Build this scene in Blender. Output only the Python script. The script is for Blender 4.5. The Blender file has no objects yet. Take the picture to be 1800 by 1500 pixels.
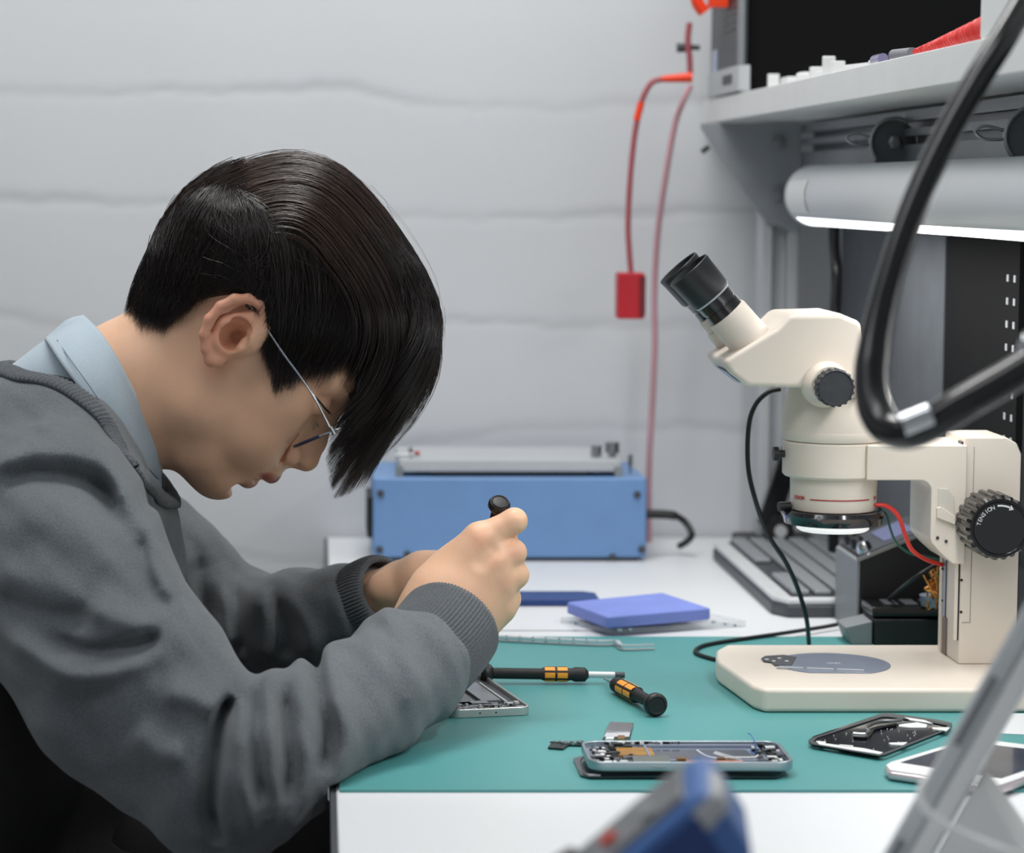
import bpy, math, random
import numpy as np
from mathutils import Vector, Matrix, Euler
random.seed(7); rng = np.random.default_rng(7)
PI = math.pi
SC = bpy.context.scene
COL = SC.collection
# ---------------------------------------------------------------- camera, world, lights, exposure
FPX = 4500.0; CX = 555.0; CY = 750.0; EYE = 1.167
PITCH = math.atan(420 / FPX)
cd = bpy.data.cameras.new('camera'); cam = bpy.data.objects.new('camera', cd); COL.objects.link(cam)
cam.location = (0, 0, EYE); cam.rotation_euler = (PI / 2 - PITCH, 0, 0)
cd.sensor_width = 36; cd.lens = FPX / 1800 * 36; cd.shift_x = (900 - CX) / 1800; cd.clip_start = 0.05; cd.clip_end = 50
cd.dof.use_dof = True; cd.dof.focus_distance = 2.02; cd.dof.aperture_fstop = 6.5
SC.camera = cam
SC.view_settings.view_transform = 'Standard'; SC.view_settings.look = 'None'
SC.view_settings.gamma = 1; SC.view_settings.use_curve_mapping = False
SC.view_settings.exposure = -0.27
W = bpy.data.worlds.new('room_light'); SC.world = W; W.use_nodes = True
bg = W.node_tree.nodes['Background']; bg.inputs[0].default_value = (0.93, 0.965, 1, 1); bg.inputs[1].default_value = 0.36
def area(name, loc, target, sx, sy, power, col=(1, 1, 1)):
    l = bpy.data.lights.new(name, 'AREA'); l.shape = 'RECTANGLE'; l.size = sx; l.size_y = sy; l.energy = power; l.color = col
    o = bpy.data.objects.new(name, l); COL.objects.link(o); o.location = loc
    o.rotation_euler = (Vector(target) - Vector(loc)).to_track_quat('-Z', 'Y').to_euler(); return o
area('ceiling_light_source', (0.0, 2.2, 2.62), (-0.05, 2.3, 0), 1.2, 0.3, 28, (1, .99, .97))
area('room_fill_source', (-0.5, 1.0, 2.62), (-0.3, 3.0, 1.2), 1.6, 0.6, 18, (.97, .985, 1))  # unseen fill lamp on the camera side, aimed at the back wall

# ---------------------------------------------------------------- pixel -> world helpers
_cp, _sp = math.cos(PITCH), math.sin(PITCH)
def ray(px, py):
    a = (px - CX) / FPX; b = (CY - py) / FPX
    return Vector((a, _cp + b * _sp, -_sp + b * _cp))
def at(px, py, Y):
    d = ray(px, py); return Vector((0, 0, EYE)) + d * (Y / d.y)
def onz(px, py, z):
    d = ray(px, py); return Vector((0, 0, EYE)) + d * ((z - EYE) / d.z)
TZ = 0.75          # bench top height

# ---------------------------------------------------------------- materials
def lin(c):
    return tuple(((x / 255) / 12.92 if x / 255 <= .04045 else ((x / 255 + .055) / 1.055) ** 2.4) for x in c) + (1,)
def mat(name, rgb, rough=.5, metal=0, var=.06, vscale=30, bump=0, bscale=200, spec=.5, coat=0, sub=0, subr=(1, .35, .2), alpha=1, emit=0, trans=0, aniso=0, sheen=0):
    m = bpy.data.materials.new(name); m.use_nodes = True; nt = m.node_tree; p = nt.nodes['Principled BSDF']
    c = lin(rgb)
    tc = nt.nodes.new('ShaderNodeTexCoord'); n = nt.nodes.new('ShaderNodeTexNoise'); n.inputs['Scale'].default_value = vscale; n.inputs['Detail'].default_value = 5
    nt.links.new(tc.outputs['Object'], n.inputs['Vector'])
    r = nt.nodes.new('ShaderNodeValToRGB'); r.color_ramp.elements[0].position = .3; r.color_ramp.elements[1].position = .7
    r.color_ramp.elements[0].color = tuple(x * (1 - var) for x in c[:3]) + (1,); r.color_ramp.elements[1].color = tuple(min(1, x * (1 + var)) for x in c[:3]) + (1,)
    nt.links.new(n.outputs['Fac'], r.inputs['Fac']); nt.links.new(r.outputs['Color'], p.inputs['Base Color'])
    p.inputs['Roughness'].default_value = rough; p.inputs['Metallic'].default_value = metal
    p.inputs['Specular IOR Level'].default_value = spec; p.inputs['Coat Weight'].default_value = coat; p.inputs['Coat Roughness'].default_value = .15
    if sub: p.inputs['Subsurface Weight'].default_value = sub; p.inputs['Subsurface Radius'].default_value = subr; p.inputs['Subsurface Scale'].default_value = .006
    if bump:
        n2 = nt.nodes.new('ShaderNodeTexNoise'); n2.inputs['Scale'].default_value = bscale; n2.inputs['Detail'].default_value = 4
        nt.links.new(tc.outputs['Object'], n2.inputs['Vector'])
        b = nt.nodes.new('ShaderNodeBump'); b.inputs['Strength'].default_value = bump; b.inputs['Distance'].default_value = .001
        nt.links.new(n2.outputs['Fac'], b.inputs['Height']); nt.links.new(b.outputs['Normal'], p.inputs['Normal'])
    if emit: p.inputs['Emission Color'].default_value = c; p.inputs['Emission Strength'].default_value = emit
    if trans: p.inputs['Transmission Weight'].default_value = trans
    if alpha < 1: p.inputs['Alpha'].default_value = alpha
    if aniso: p.inputs['Anisotropic'].default_value = aniso
    if sheen: p.inputs['Sheen Weight'].default_value = sheen; p.inputs['Sheen Roughness'].default_value = .4
    return m
M = {}
M['cream'] = mat('cream_enamel', (230, 219, 205), .38, var=.03, vscale=9, bump=.05, bscale=400)
M['black'] = mat('black_plastic', (24, 24, 26), .42, bump=.1, bscale=900)
M['blackgloss'] = mat('black_gloss_plastic', (14, 14, 16), .22, coat=.3)
M['rubber'] = mat('black_rubber', (20, 20, 22), .6, bump=.1)
M['chrome'] = mat('chrome', (205, 208, 212), .15, 1, var=.02)
M['steel'] = mat('brushed_steel', (170, 173, 176), .32, 1)
M['white'] = mat('white_laminate', (222, 224, 226), .4, var=.02, vscale=6)
M['whiteplastic'] = mat('white_plastic', (228, 229, 228), .35, var=.02)
M['grey'] = mat('grey_paint', (128, 132, 135), .5, var=.03)
M['lightgrey'] = mat('light_grey_paint', (186, 189, 192), .45, var=.03)
M['darkgrey'] = mat('dark_grey_plastic', (66, 69, 73), .45)
M['blue'] = mat('blue_enamel', (110, 148, 196), .42, var=.03, bump=.08, bscale=700)
M['navy'] = mat('navy_plastic', (30, 62, 122), .4)
M['metblue'] = mat('blue_rubber', (74, 116, 182), .45)
M['red'] = mat('red_plastic', (190, 22, 40), .4)
M['redcable'] = mat('red_cable', (172, 92, 98), .4, var=.15, vscale=8)
M['orange'] = mat('orange_plug', (250, 70, 30), .4)
M['pink'] = mat('pink_cable', (205, 158, 166), .45, var=.08, vscale=8)
M['redwire'] = mat('red_wire', (235, 60, 50), .4)
M['greenwire'] = mat('green_wire', (30, 95, 85), .4)
M['teal'] = mat('teal_mat', (80, 150, 149), .40, var=.06, vscale=5, bump=.25, bscale=1500, spec=.55)
M['yellow'] = mat('orange_grip', (245, 160, 40), .45)
M['peri'] = mat('periwinkle_foam', (124, 140, 212), .75, bump=.4, bscale=900)
M['clear'] = mat('clear_plastic', (225, 230, 232), .12, alpha=.35, var=.02)
M['glassdark'] = mat('dark_glass', (20, 22, 28), .08, coat=.6)
M['screen'] = mat('reflective_screen', (70, 76, 88), .1, coat=.5, var=.25, vscale=20)
M['pcb'] = mat('circuit_board', (28, 40, 38), .45, var=.5, vscale=400)
M['gold'] = mat('gold_metal', (214, 160, 90), .25, 1, var=.1, vscale=300)
M['copper'] = mat('amber_film', (160, 116, 40), .2, var=.2, vscale=100)
M['greyfilm'] = mat('grey_film', (96, 100, 96), .4)
M['bluegrey'] = mat('blue_grey_metal', (142, 151, 168), .32, .3, var=.06, vscale=60)
M['ledwhite'] = mat('lit_tube', (255, 255, 255), .4, emit=3.2)
M['ledring'] = mat('lit_ring', (255, 255, 255), .4, emit=.55)
M['pinkpeach'] = mat('peach_strip', (236, 160, 140), .4)
M['pcoil'] = mat('red_coil_rubber', (232, 62, 56), .35)
M['rosegold'] = mat('pale_rose_metal', (214, 200, 202), .3, .5)

# ---------------------------------------------------------------- mesh helpers
WL = {}
class MB:
    def __init__(s): s.v = []; s.f = []; s.T = Matrix.Identity(4)
    def add(s, vs, fs):
        n = len(s.v); T = s.T
        s.v += [tuple(T @ Vector(v)) for v in vs]; s.f += [tuple(i + n for i in f) for f in fs]; return s
    def box(s, c, size, rot=None):
        R = rot if rot is not None else Matrix.Identity(3)
        if isinstance(rot, (tuple, list)): R = Euler(rot).to_matrix()
        vs = [Vector(c) + R @ Vector((x * size[0] / 2, y * size[1] / 2, z * size[2] / 2)) for x in (-1, 1) for y in (-1, 1) for z in (-1, 1)]
        return s.add(vs, [(0, 1, 3, 2), (4, 6, 7, 5), (0, 4, 5, 1), (2, 3, 7, 6), (0, 2, 6, 4), (1, 5, 7, 3)])
    def span(s, a, b):
        return s.box([(a[i] + b[i]) / 2 for i in range(3)], [abs(a[i] - b[i]) for i in range(3)])
    def lathe(s, prof, p, axis, n=40, close=True):
        # prof: list of (distance along axis, radius)
        ax = Vector(axis).normalized(); q = ax.to_track_quat('Z', 'Y').to_matrix(); vs = []; fs = []
        for (h, r) in prof:
            for k in range(n):
                a = 2 * PI * k / n; vs.append(Vector(p) + q @ Vector((r * math.cos(a), r * math.sin(a), h)))
        for i in range(len(prof) - 1):
            for k in range(n):
                fs.append((i * n + k, i * n + (k + 1) % n, (i + 1) * n + (k + 1) % n, (i + 1) * n + k))
        if close:
            fs.append(tuple(reversed(range(n)))); fs.append(tuple(range((len(prof) - 1) * n, len(prof) * n)))
        return s.add(vs, fs)
    def cyl(s, a, b, r, r2=None, n=32):
        a = Vector(a); b = Vector(b); r2 = r if r2 is None else r2
        return s.lathe([(0, r), ((b - a).length, r2)], a, b - a, n)
    def tube(s, pts, r, n=12, sm=6):
        P = smooth_path(pts, sm); rr = r if callable(r) else (lambda t: r)
        vs = []; fs = []; m = len(P); up = Vector((0, 0, 1)); t0 = (P[1] - P[0]).normalized()
        if abs(t0.dot(up)) > .95: up = Vector((1, 0, 0))
        nrm = (up - t0 * up.dot(t0)).normalized()
        for i in range(m):
            t = (P[min(i + 1, m - 1)] - P[max(i - 1, 0)]).normalized()
            nrm = (nrm - t * nrm.dot(t)).normalized(); b = t.cross(nrm)
            for k in range(n):
                a = 2 * PI * k / n; vs.append(P[i] + (nrm * math.cos(a) + b * math.sin(a)) * rr(i / (m - 1)))
        for i in range(m - 1):
            for k in range(n): fs.append((i * n + k, i * n + (k + 1) % n, (i + 1) * n + (k + 1) % n, (i + 1) * n + k))
        fs.append(tuple(reversed(range(n)))); fs.append(tuple(range((m - 1) * n, m * n)))
        return s.add(vs, fs)
    def prism(s, poly, h, o=(0, 0, 0), ax='z'):
        # poly in plane, extruded h along ax: z -> (x,y); y -> (x,z)
        n = len(poly); o = Vector(o)
        f = (lambda a, b, c: Vector((a, b, c))) if ax == 'z' else (lambda a, b, c: Vector((a, c, b)))
        vs = [o + f(a, b, 0) for a, b in poly] + [o + f(a, b, h) for a, b in poly]
        fs = [tuple(reversed(range(n))), tuple(range(n, 2 * n))] + [(i, (i + 1) % n, n + (i + 1) % n, n + i) for i in range(n)]
        return s.add(vs, fs)
def smooth_path(pts, sm=6):
    P = [Vector(p) for p in pts]
    if len(P) < 3 or sm <= 1: return P
    Q = [P[0] * 2 - P[1]] + P + [P[-1] * 2 - P[-2]]; out = []
    for i in range(1, len(Q) - 2):
        for j in range(sm):
            t = j / sm; a, b, c, d = Q[i - 1], Q[i], Q[i + 1], Q[i + 2]
            out.append(.5 * ((2 * b) + (c - a) * t + (2 * a - 5 * b + 4 * c - d) * t * t + (3 * b - a - 3 * c + d) * t ** 3))
    return out + [P[-1]]
def rrect(w, h, r, n=6):
    out = []
    for cx, cy, a0 in ((w / 2 - r, h / 2 - r, 0), (-w / 2 + r, h / 2 - r, 90), (-w / 2 + r, -h / 2 + r, 180), (w / 2 - r, -h / 2 + r, 270)):
        for k in range(n + 1):
            a = math.radians(a0 + 90 * k / n); out.append((cx + r * math.cos(a), cy + r * math.sin(a)))
    return out
def link(name, data, parent=None, loc=(0, 0, 0)):
    o = bpy.data.objects.new(name, data); COL.objects.link(o)
    WL[o.name] = Vector(loc)
    o.location = Vector(loc) - (WL[parent.name] if parent else Vector((0, 0, 0)))
    if parent: o.parent = parent
    return o
def tag(o, label, cat, group=None):
    o['label'] = label; o['category'] = cat
    if group: o['group'] = group
    return o
def thing(name, label, cat, loc, group=None):
    return tag(link(name, None, None, loc), label, cat, group)
def nmesh(name, V, F, m, parent=None, smooth=True, flip=True):
    # numpy quads/tris -> object
    me = bpy.data.meshes.new(name); V = np.asarray(V, dtype=np.float32); lo = V.min(0); hi = V.max(0)
    c = np.array([(lo[0] + hi[0]) / 2, (lo[1] + hi[1]) / 2, lo[2]], dtype=np.float32); V = V - c
    F = np.asarray(F, dtype=np.int32); k = F.shape[1]
    me.vertices.add(len(V)); me.vertices.foreach_set('co', V.ravel())
    me.loops.add(F.size); me.loops.foreach_set('vertex_index', F.ravel())
    me.polygons.add(len(F)); me.polygons.foreach_set('loop_start', np.arange(0, F.size, k, dtype=np.int32))
    me.polygons.foreach_set('use_smooth', np.full(len(F), smooth))
    me.update(calc_edges=True); me.validate(); me.materials.append(m)
    return link(name, me, parent, c)
def build(name, mb, m, parent=None, bevel=0, smooth=False, seg=2, auto=True, sub=0, angle=40):
    me = bpy.data.meshes.new(name)
    xs = [v[0] for v in mb.v]; ys = [v[1] for v in mb.v]; zs = [v[2] for v in mb.v]
    c = Vector(((min(xs) + max(xs)) / 2, (min(ys) + max(ys)) / 2, min(zs)))
    me.from_pydata([tuple(Vector(v) - c) for v in mb.v], [], mb.f); me.materials.append(m)
    import bmesh
    bm = bmesh.new(); bm.from_mesh(me); bmesh.ops.recalc_face_normals(bm, faces=bm.faces)
    if smooth:
        for f in bm.faces: f.smooth = True
        for e in bm.edges:
            if len(e.link_faces) == 2 and e.calc_face_angle(0) > math.radians(angle): e.smooth = False
    bm.to_mesh(me); bm.free()
    o = link(name, me, parent, c)
    if bevel:
        b = o.modifiers.new('bevel', 'BEVEL'); b.width = bevel; b.segments = seg; b.limit_method = 'ANGLE'; b.angle_limit = math.radians(35)
        for p in me.polygons: p.use_smooth = True
        o.modifiers.new('wn', 'WEIGHTED_NORMAL')
    if sub:
        s_ = o.modifiers.new('sub', 'SUBSURF'); s_.levels = sub; s_.render_levels = sub
    return o
def struct(o): o['kind'] = 'structure'; return o
def letters(name, txt, size, m, loc, rot, parent, extr=.0002):
    cu = bpy.data.curves.new(name, 'FONT'); cu.body = txt; cu.size = size; cu.extrude = extr; cu.align_x = 'CENTER'; cu.align_y = 'CENTER'
    o = bpy.data.objects.new(name, cu); COL.objects.link(o); dg = bpy.context.evaluated_depsgraph_get()
    me = bpy.data.meshes.new_from_object(o.evaluated_get(dg)); bpy.data.objects.remove(o); me.materials.clear(); me.materials.append(m)
    o = link(name, me, parent, loc); o.rotation_euler = rot; return o
# ================================================================ THE ROOM
def wall_back():
    x0, x1, z0, z1 = -2.2, .8, 0, 2.7; Y = 3.05
    X = np.arange(x0, x1 + .001, .006); Z = np.arange(z0, z1 + .001, .006)
    Zg, Xg = np.meshgrid(Z, X, indexing='ij')
    def P(pts): a = [at(p[0], p[1], Y) for p in pts]; return [p.x for p in a], [p.z for p in a]
    lines = [P([(-100, 158), (60, 160), (140, 166), (230, 160), (330, 158), (430, 160), (560, 152), (640, 156), (740, 183), (850, 185), (1000, 190), (1120, 178), (1220, 176), (1400, 180)]),
             P([(-100, 345), (100, 350), (230, 356), (400, 360), (640, 372), (760, 380), (900, 382), (1100, 375), (1300, 368)]),
             P([(-100, 540), (40, 556), (110, 575), (200, 590), (500, 575), (800, 560), (1000, 572), (1300, 570)]),
             P([(-100, 760), (400, 775), (650, 790), (760, 778), (880, 756), (980, 748), (1100, 752), (1200, 748), (1300, 752)]),
             P([(-100, 960), (330, 965), (420, 975), (480, 985), (640, 985), (1300, 975)])]
    zs = [1.41, 1.55, 1.70, 1.84, 1.98, 2.12, 2.26, 2.4, 2.54, .60, .46, .32, .18]
    for z in zs:
        xx = np.linspace(x0, x1, 16); lines.append((xx, z + rng.normal(0, .007, 16)))
    g = np.zeros_like(Xg)
    for xx, zz in lines:
        zl = np.interp(Xg, xx, zz) + .0015 * np.sin(Xg * 60) + .001 * np.sin(Xg * 143 + 2)
        w = .0050 + .0014 * np.sin(Xg * 17 + zz[0] * 50)
        g = np.maximum(g, np.exp(-((Zg - zl) / w) ** 2) * (.75 + .25 * np.sin(Xg * 9 + zz[0] * 31)))
    und = .0016 * np.sin(Xg * 5 + 1) * np.sin(Zg * 7) + .0008 * np.sin(Xg * 23 + Zg * 11)
    Yg = Y + g * .0011 + und * .5
    V = np.stack([Xg, Yg, Zg], -1).reshape(-1, 3); nx = len(X); nz = len(Z)
    i = np.arange((nz - 1) * (nx - 1)); r = i // (nx - 1); c = i % (nx - 1); a = r * nx + c
    F = np.stack([a, a + 1, a + nx + 1, a + nx], 1)
    m = mat('painted_brick_wall', (214, 216, 219), .55, var=.015, vscale=3, bump=.08, bscale=60)
    o = nmesh('wall_back', V, F, m)
    at_ = o.data.attributes.new('mortar', 'FLOAT', 'POINT'); at_.data.foreach_set('value', g.ravel().astype(np.float32))
    nt = m.node_tree; p = nt.nodes['Principled BSDF']; old = p.inputs['Base Color'].links[0].from_socket
    an = nt.nodes.new('ShaderNodeAttribute'); an.attribute_name = 'mortar'
    mx = nt.nodes.new('ShaderNodeMix'); mx.data_type = 'RGBA'; nt.links.new(an.outputs['Fac'], mx.inputs[0]); nt.links.new(old, mx.inputs[6]); mx.inputs[7].default_value = lin((196, 198, 201))
    nt.links.new(mx.outputs[2], p.inputs['Base Color']); return o
struct(wall_back())
mw = mat('white_wall_paint', (208, 210, 212), .6, var=.02, vscale=4)
struct(build('wall_right', MB().span((.8, -.5, 0), (.9, 3.1, 2.7)), mw))
struct(build('wall_left', MB().span((-2.3, -.5, 0), (-2.2, 3.1, 2.7)), mw))
struct(build('ceiling', MB().span((-2.3, -.5, 2.7), (.9, 3.15, 2.8)), mw))
struct(build('floor', MB().span((-2.3, -.5, -.1), (.9, 3.15, 0)), mat('floor_tiles', (150, 152, 154), .4, var=.06, vscale=3)))

# ---- bench
bt = thing('workbench', 'long white laminate workbench carrying the teal mat and all the tools', 'workbench', (.38, 2, 0))
build('bench_top', MB().span((.014, .95, TZ - .028), (.78, 3.04, TZ)), M['white'], bt, bevel=.002)
build('edge_strip', MB().span((.010, .95, TZ - .028), (.014, 3.04, TZ - .001)), M['darkgrey'], bt)
for y in (1.0, 2.98):
    for x in (.05, .74):
        build('leg', MB().span((x - .02, y - .02, 0), (x + .02, y + .02, TZ - .028)), M['grey'], bt)
a = onz(555, 1394, TZ); b = onz(555, 1123, TZ)
mp = MB().span((.0165, a.y, TZ), (.60, b.y, TZ + .002))
mo = build('work_mat', mp, M['teal']); tag(mo, 'teal rubber work mat lying on the white bench under the phones and microscope', 'mat')
MZ = TZ + .002

# ---- rack behind the bench: uprights, backboards, shelf
rk = thing('bench_rack', 'grey metal bench rack with gusset plate and slotted rails, carrying the white shelf', 'rack', (.53, 2.6, TZ))
pz = EYE + .073
g0 = at(1232, 222, 2.93); g1 = at(1408, 222, 2.93); g2 = at(1408, 410, 2.93); g3 = at(1345, 392, 2.93)
build('gusset_plate', MB().prism([(g0.x, pz), (g1.x, pz), (g1.x, g2.z), (g3.x, g3.z), (g0.x, pz - .006)], .004, (0, 2.926, 0), 'y'), mat('gusset_grey_paint', (150, 154, 158), .5), rk, bevel=.001)
for (px, py) in ((1368, 252), (1368, 342)):
    c = at(px, py, 2.924); build('screw', MB().lathe([(0, .008), (.003, .008), (.005, .005)], c, (0, -1, 0), 20), M['grey'], rk, smooth=True)
c = at(1246, 258, 2.92); build('hook', MB().cyl(c, c + Vector((-.008, 0, -.006)), .003), M['black'], rk)
u0 = at(1340, 400, 2.93).x; u1 = at(1404, 400, 2.93).x
up = MB().span((u0, 2.93, TZ), (u0 + .012, 2.97, pz)); up.span((u0 + .012, 2.945, TZ), (u1 - .012, 2.955, pz)); up.span((u1 - .012, 2.93, TZ), (u1, 2.97, pz))
build('upright_post', up, M['lightgrey'], rk, bevel=.001)
build('upright_post', MB().span((.53, 1.15, TZ), (.57, 1.19, pz)), M['lightgrey'], rk, bevel=.001)
rl = MB()
for z0, z1 in ((.0715, .062), (.055, .048), (.040, .018)):
    rl.span((.553, 1.19, EYE + z0), (.565, 2.93, EYE + z1))
rl.span((.566, 1.19, EYE + .0715), (.575, 2.93, EYE + .012))
build('slotted_rail', rl, mat('rail_grey', (140, 144, 148), .4, .3), rk)
build('backboard', MB().span((.600, 2.445, TZ), (.606, 2.925, EYE + .0)), mat('backboard_grey', (100, 103, 107), .9, spec=.1), rk)
sh = MB().span((.458, 1.15, EYE + .075), (.78, 3.04, EYE + .102))
so = build('shelf', sh, M['whiteplastic'], bevel=.001); tag(so, 'thick white shelf board running above the bench lamp', 'shelf')
SZ = EYE + .102
# black perforated panel
pp = thing('pegboard', 'black perforated metal panel standing on the bench behind the microscope', 'panel', (.6, 2.3, TZ))
build('panel_sheet', MB().span((.600, 2.185, TZ + .001), (.606, 2.44, EYE + .0)), mat('pegboard_black', (15, 15, 16), .9, spec=.15), pp)
hs = MB()
for j in range(9):
    for i in range(2):
        hs.span((.5993, 2.196 + i * .022, EYE - .075 - j * .02), (.6004, 2.201 + i * .022, EYE - .081 - j * .02))
build('slot_row', hs, M['lightgrey'], pp)
wb = at(1466, 425, 2.72); we = at(1468, 545, 2.72)
tag(build('hanging_cable', MB().tube([wb + Vector((0, 0, .05)), wb, at(1470, 480, 2.7), we, at(1462, 640, 2.7), at(1465, 800, 2.7), at(1465, 1000, 2.75)], .006), M['black'], smooth=True), 'thick black cable hanging down the grey backboard behind the microscope', 'cable')

# ---- lamp tube
lx = .514; lzc = EYE - .008; R = .031
yl0 = 2.64; yl1 = 1.3
lp = thing('tube_lamp', 'long grey tube lamp lit white underneath, hanging below the shelf', 'lamp', (lx, 2, lzc - R))
def halfring(a0, a1, r, n=20): return [(lx + r * math.cos(math.radians(a0 + (a1 - a0) * k / n)), lzc + r * math.sin(math.radians(a0 + (a1 - a0) * k / n))) for k in range(n + 1)]
build('lamp_housing', MB().prism(halfring(-55, 226, R), yl1 - yl0, (0, yl0, 0), 'y'), mat('aluminium_housing', (212, 215, 218), .38, .1, var=.01), lp, smooth=True, angle=50)
build('diffuser', MB().prism(halfring(222, 308, R - .0003), yl1 - yl0 + .012, (0, yl0 - .006, 0), 'y'), M['ledwhite'], lp, smooth=True)
cap = [(lx + (R + .001) * math.cos(2 * PI * k / 32), lzc + (R + .001) * math.sin(2 * PI * k / 32)) for k in range(32)]
build('end_cap', MB().prism(cap, .006, (0, yl0, 0), 'y'), M['lightgrey'], lp, bevel=.001)
tk = MB()
for k in range(7):
    a0, a1 = 150 + k * 9, 150 + (k + 1) * 9
    q = [(lx + (R + .0006) * math.cos(math.radians(a)), lzc + (R + .0006) * math.sin(math.radians(a))) for a in (a0, a1)]
    tk.add([(q[0][0], yl0 - .005, q[0][1]), (q[1][0], yl0 - .005, q[1][1]), (q[1][0], yl0 - .1, q[1][1]), (q[0][0], yl0 - .1, q[0][1])], [(0, 1, 2, 3)])
build('sticker', tk, M['whiteplastic'], lp, smooth=True)
lt = bpy.data.lights.new('tube_light_source', 'AREA'); lt.shape = 'RECTANGLE'; lt.size = .03; lt.size_y = 1.3; lt.energy = 2.2
lo = bpy.data.objects.new('tube_light_source', lt); COL.objects.link(lo); lo.location = (lx, 1.99, lzc - R - .004)
for (px, py, Y, r) in ((1572, 250, 2.42, .021), (1818, 240, 1.95, .021)):
    c = at(px, py, Y)
    hb = thing('lamp_bracket', 'round grey lamp bracket holding the tube lamp beside the black arm' if px < 1700 else 'round grey lamp bracket cut by the right edge of the photo', 'bracket', (c.x, c.y, c.z - .03), 'brackets holding the tube lamp')
    pr = [(c.x + r * math.cos(math.radians(t)), c.z + r * math.sin(math.radians(t))) for t in range(-40, 221, 10)] + [(c.x - r * 1.1, c.z - .032), (c.x + r * 1.1, c.z - .032)]
    build('bracket_plate', MB().prism(pr, .008, (0, c.y, 0), 'y'), mat('bracket_grey', (104, 108, 112), .5), hb, bevel=.001)
    build('rim_arc', MB().tube([Vector((c.x + (r + .001) * math.cos(math.radians(t)), c.y - .001, c.z + (r + .001) * math.sin(math.radians(t)))) for t in range(60, 221, 20)], .0022), M['steel'], hb, smooth=True)
    build('bolt', MB().lathe([(0, .007), (.005, .007), (.007, .004)], c, (0, -1, 0), 6), M['steel'], hb)
    build('wire_clip', MB().tube([Vector((c.x - r, c.y, c.z + .004)), Vector((c.x - r - .016, c.y, c.z + .008)), Vector((c.x - r - .024, c.y, c.z + .004)), Vector((c.x - r - .016, c.y, c.z - .002)), Vector((c.x - r, c.y, c.z - .002))], .0013), M['steel'], hb, smooth=True)

# ---- bench power supply on the shelf
ps = thing('power_supply', 'black power supply with grey front panel standing on the shelf', 'power supply', (.6, 2.85, SZ))
build('case', MB().span((.468, 2.80, SZ + .006), (.74, 3.0, SZ + .17)), mat('psu_black', (10, 10, 11), .85, spec=.15), ps, bevel=.002)
fp = at(1312, 150, 2.735)
build('front_panel', MB().span((.459, 2.795, SZ + .028), (.467, 3.0, SZ + .17)), M['darkgrey'], ps, bevel=.001)
fr = MB().span((.456, 2.786, SZ + .002), (.469, 3.0, SZ + .03)); build('lower_bezel', fr, M['lightgrey'], ps, bevel=.001)
build('socket', MB().span((.4552, 2.83, SZ + .012), (.4562, 2.89, SZ + .022)), M['black'], ps)
build('side_frame', MB().span((.456, 2.786, SZ + .03), (.462, 2.796, SZ + .17)), M['grey'], ps)
for k in range(5): build('panel_marking', MB().span((.4582, 2.83, SZ + .07 + k * .008), (.4592, 2.92, SZ + .072 + k * .008)), M['black'], ps)
build('display_edge', MB().span((.4575, 2.95, SZ + .03), (.4588, 2.98, SZ + .055)), mat('pale_display', (170, 180, 205), .3), ps)
build('foot', MB().span((.48, 2.82, SZ), (.5, 2.84, SZ + .006)), M['black'], ps)
build('foot', MB().span((.7, 2.97, SZ), (.72, 2.99, SZ + .006)), M['black'], ps)
p = at(1216, 136, 2.9); q = at(1163, 139, 2.9)
tp = MB().tube([p, p.lerp(q, .5), q], lambda t: .0058 - .0022 * t, 14)
tl = thing('test_lead', 'red test lead with orange plug hanging from the power supply to a red clip', 'cable', (q.x, 2.9, at(1100, 560, 2.9).z))
build('plug', tp, M['orange'], tl, smooth=True)
build('cable', MB().tube([q, at(1145, 146, 2.9), at(1128, 178, 2.9), at(1116, 235, 2.9), at(1108, 310, 2.9), at(1104, 390, 2.9), at(1106, 440, 2.9), at(1109, 480, 2.9)], .0033), M['redcable'], tl, smooth=True)
build('sleeve', MB().tube([at(1127, 180, 2.9), at(1119, 212, 2.9)], .0040), M['orange'], tl, smooth=True)
c0 = at(1084, 479, 2.9); c1 = at(1130, 560, 2.9)
build('clip_body', MB().span((c0.x, 2.885, c1.z), (c1.x, 2.915, c0.z)), M['red'], tl, bevel=.002)
build('clip_side', MB().span((c1.x - .006, 2.882, c1.z + .004), (c1.x + .0005, 2.886, c0.z - .004)), mat('dark_red', (110, 20, 34), .4), tl)
pk = thing('pink_lead', 'long faded pink cable hanging from the shelf down behind the blue heater', 'cable', at(1142, 880, 2.98))
build('cable', MB().tube([at(1214, 150, 2.94), at(1200, 180, 2.94), at(1186, 220, 2.95), at(1170, 310, 2.96), at(1156, 410, 2.97), at(1150, 520, 2.98), at(1151, 600, 2.98), at(1147, 700, 2.98), at(1141, 820, 2.98), at(1140, 960, 3.0)], .0036), M['pink'], pk, smooth=True)
tag(build('adjuster_rod', MB().cyl(at(1192, 82, 2.95), at(1230, 84, 2.95), .003).cyl(at(1190, 84, 2.95), at(1206, 84, 2.95), .0052), M['darkgrey'], smooth=True), 'small dark knob on a rod sticking out left of the power supply', 'knob')
tag(build('red_plug_lead', MB().tube([at(1212, 40, 2.94), at(1209, 70, 2.94), at(1212, 100, 2.94), at(1213, 130, 2.94)], .0035), M['redcable'], smooth=True), 'short red lead running down the front edge of the power supply', 'cable')
tag(build('plastic_cover', MB().tube([at(1222, -20, 2.9), at(1226, 4, 2.9), at(1238, 22, 2.9)], .007).box(at(1262, 2, 2.88), (.02, .02, .014)), M['orange'], smooth=True), 'orange red handle piece at the top edge of the power supply', 'handle')
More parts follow.
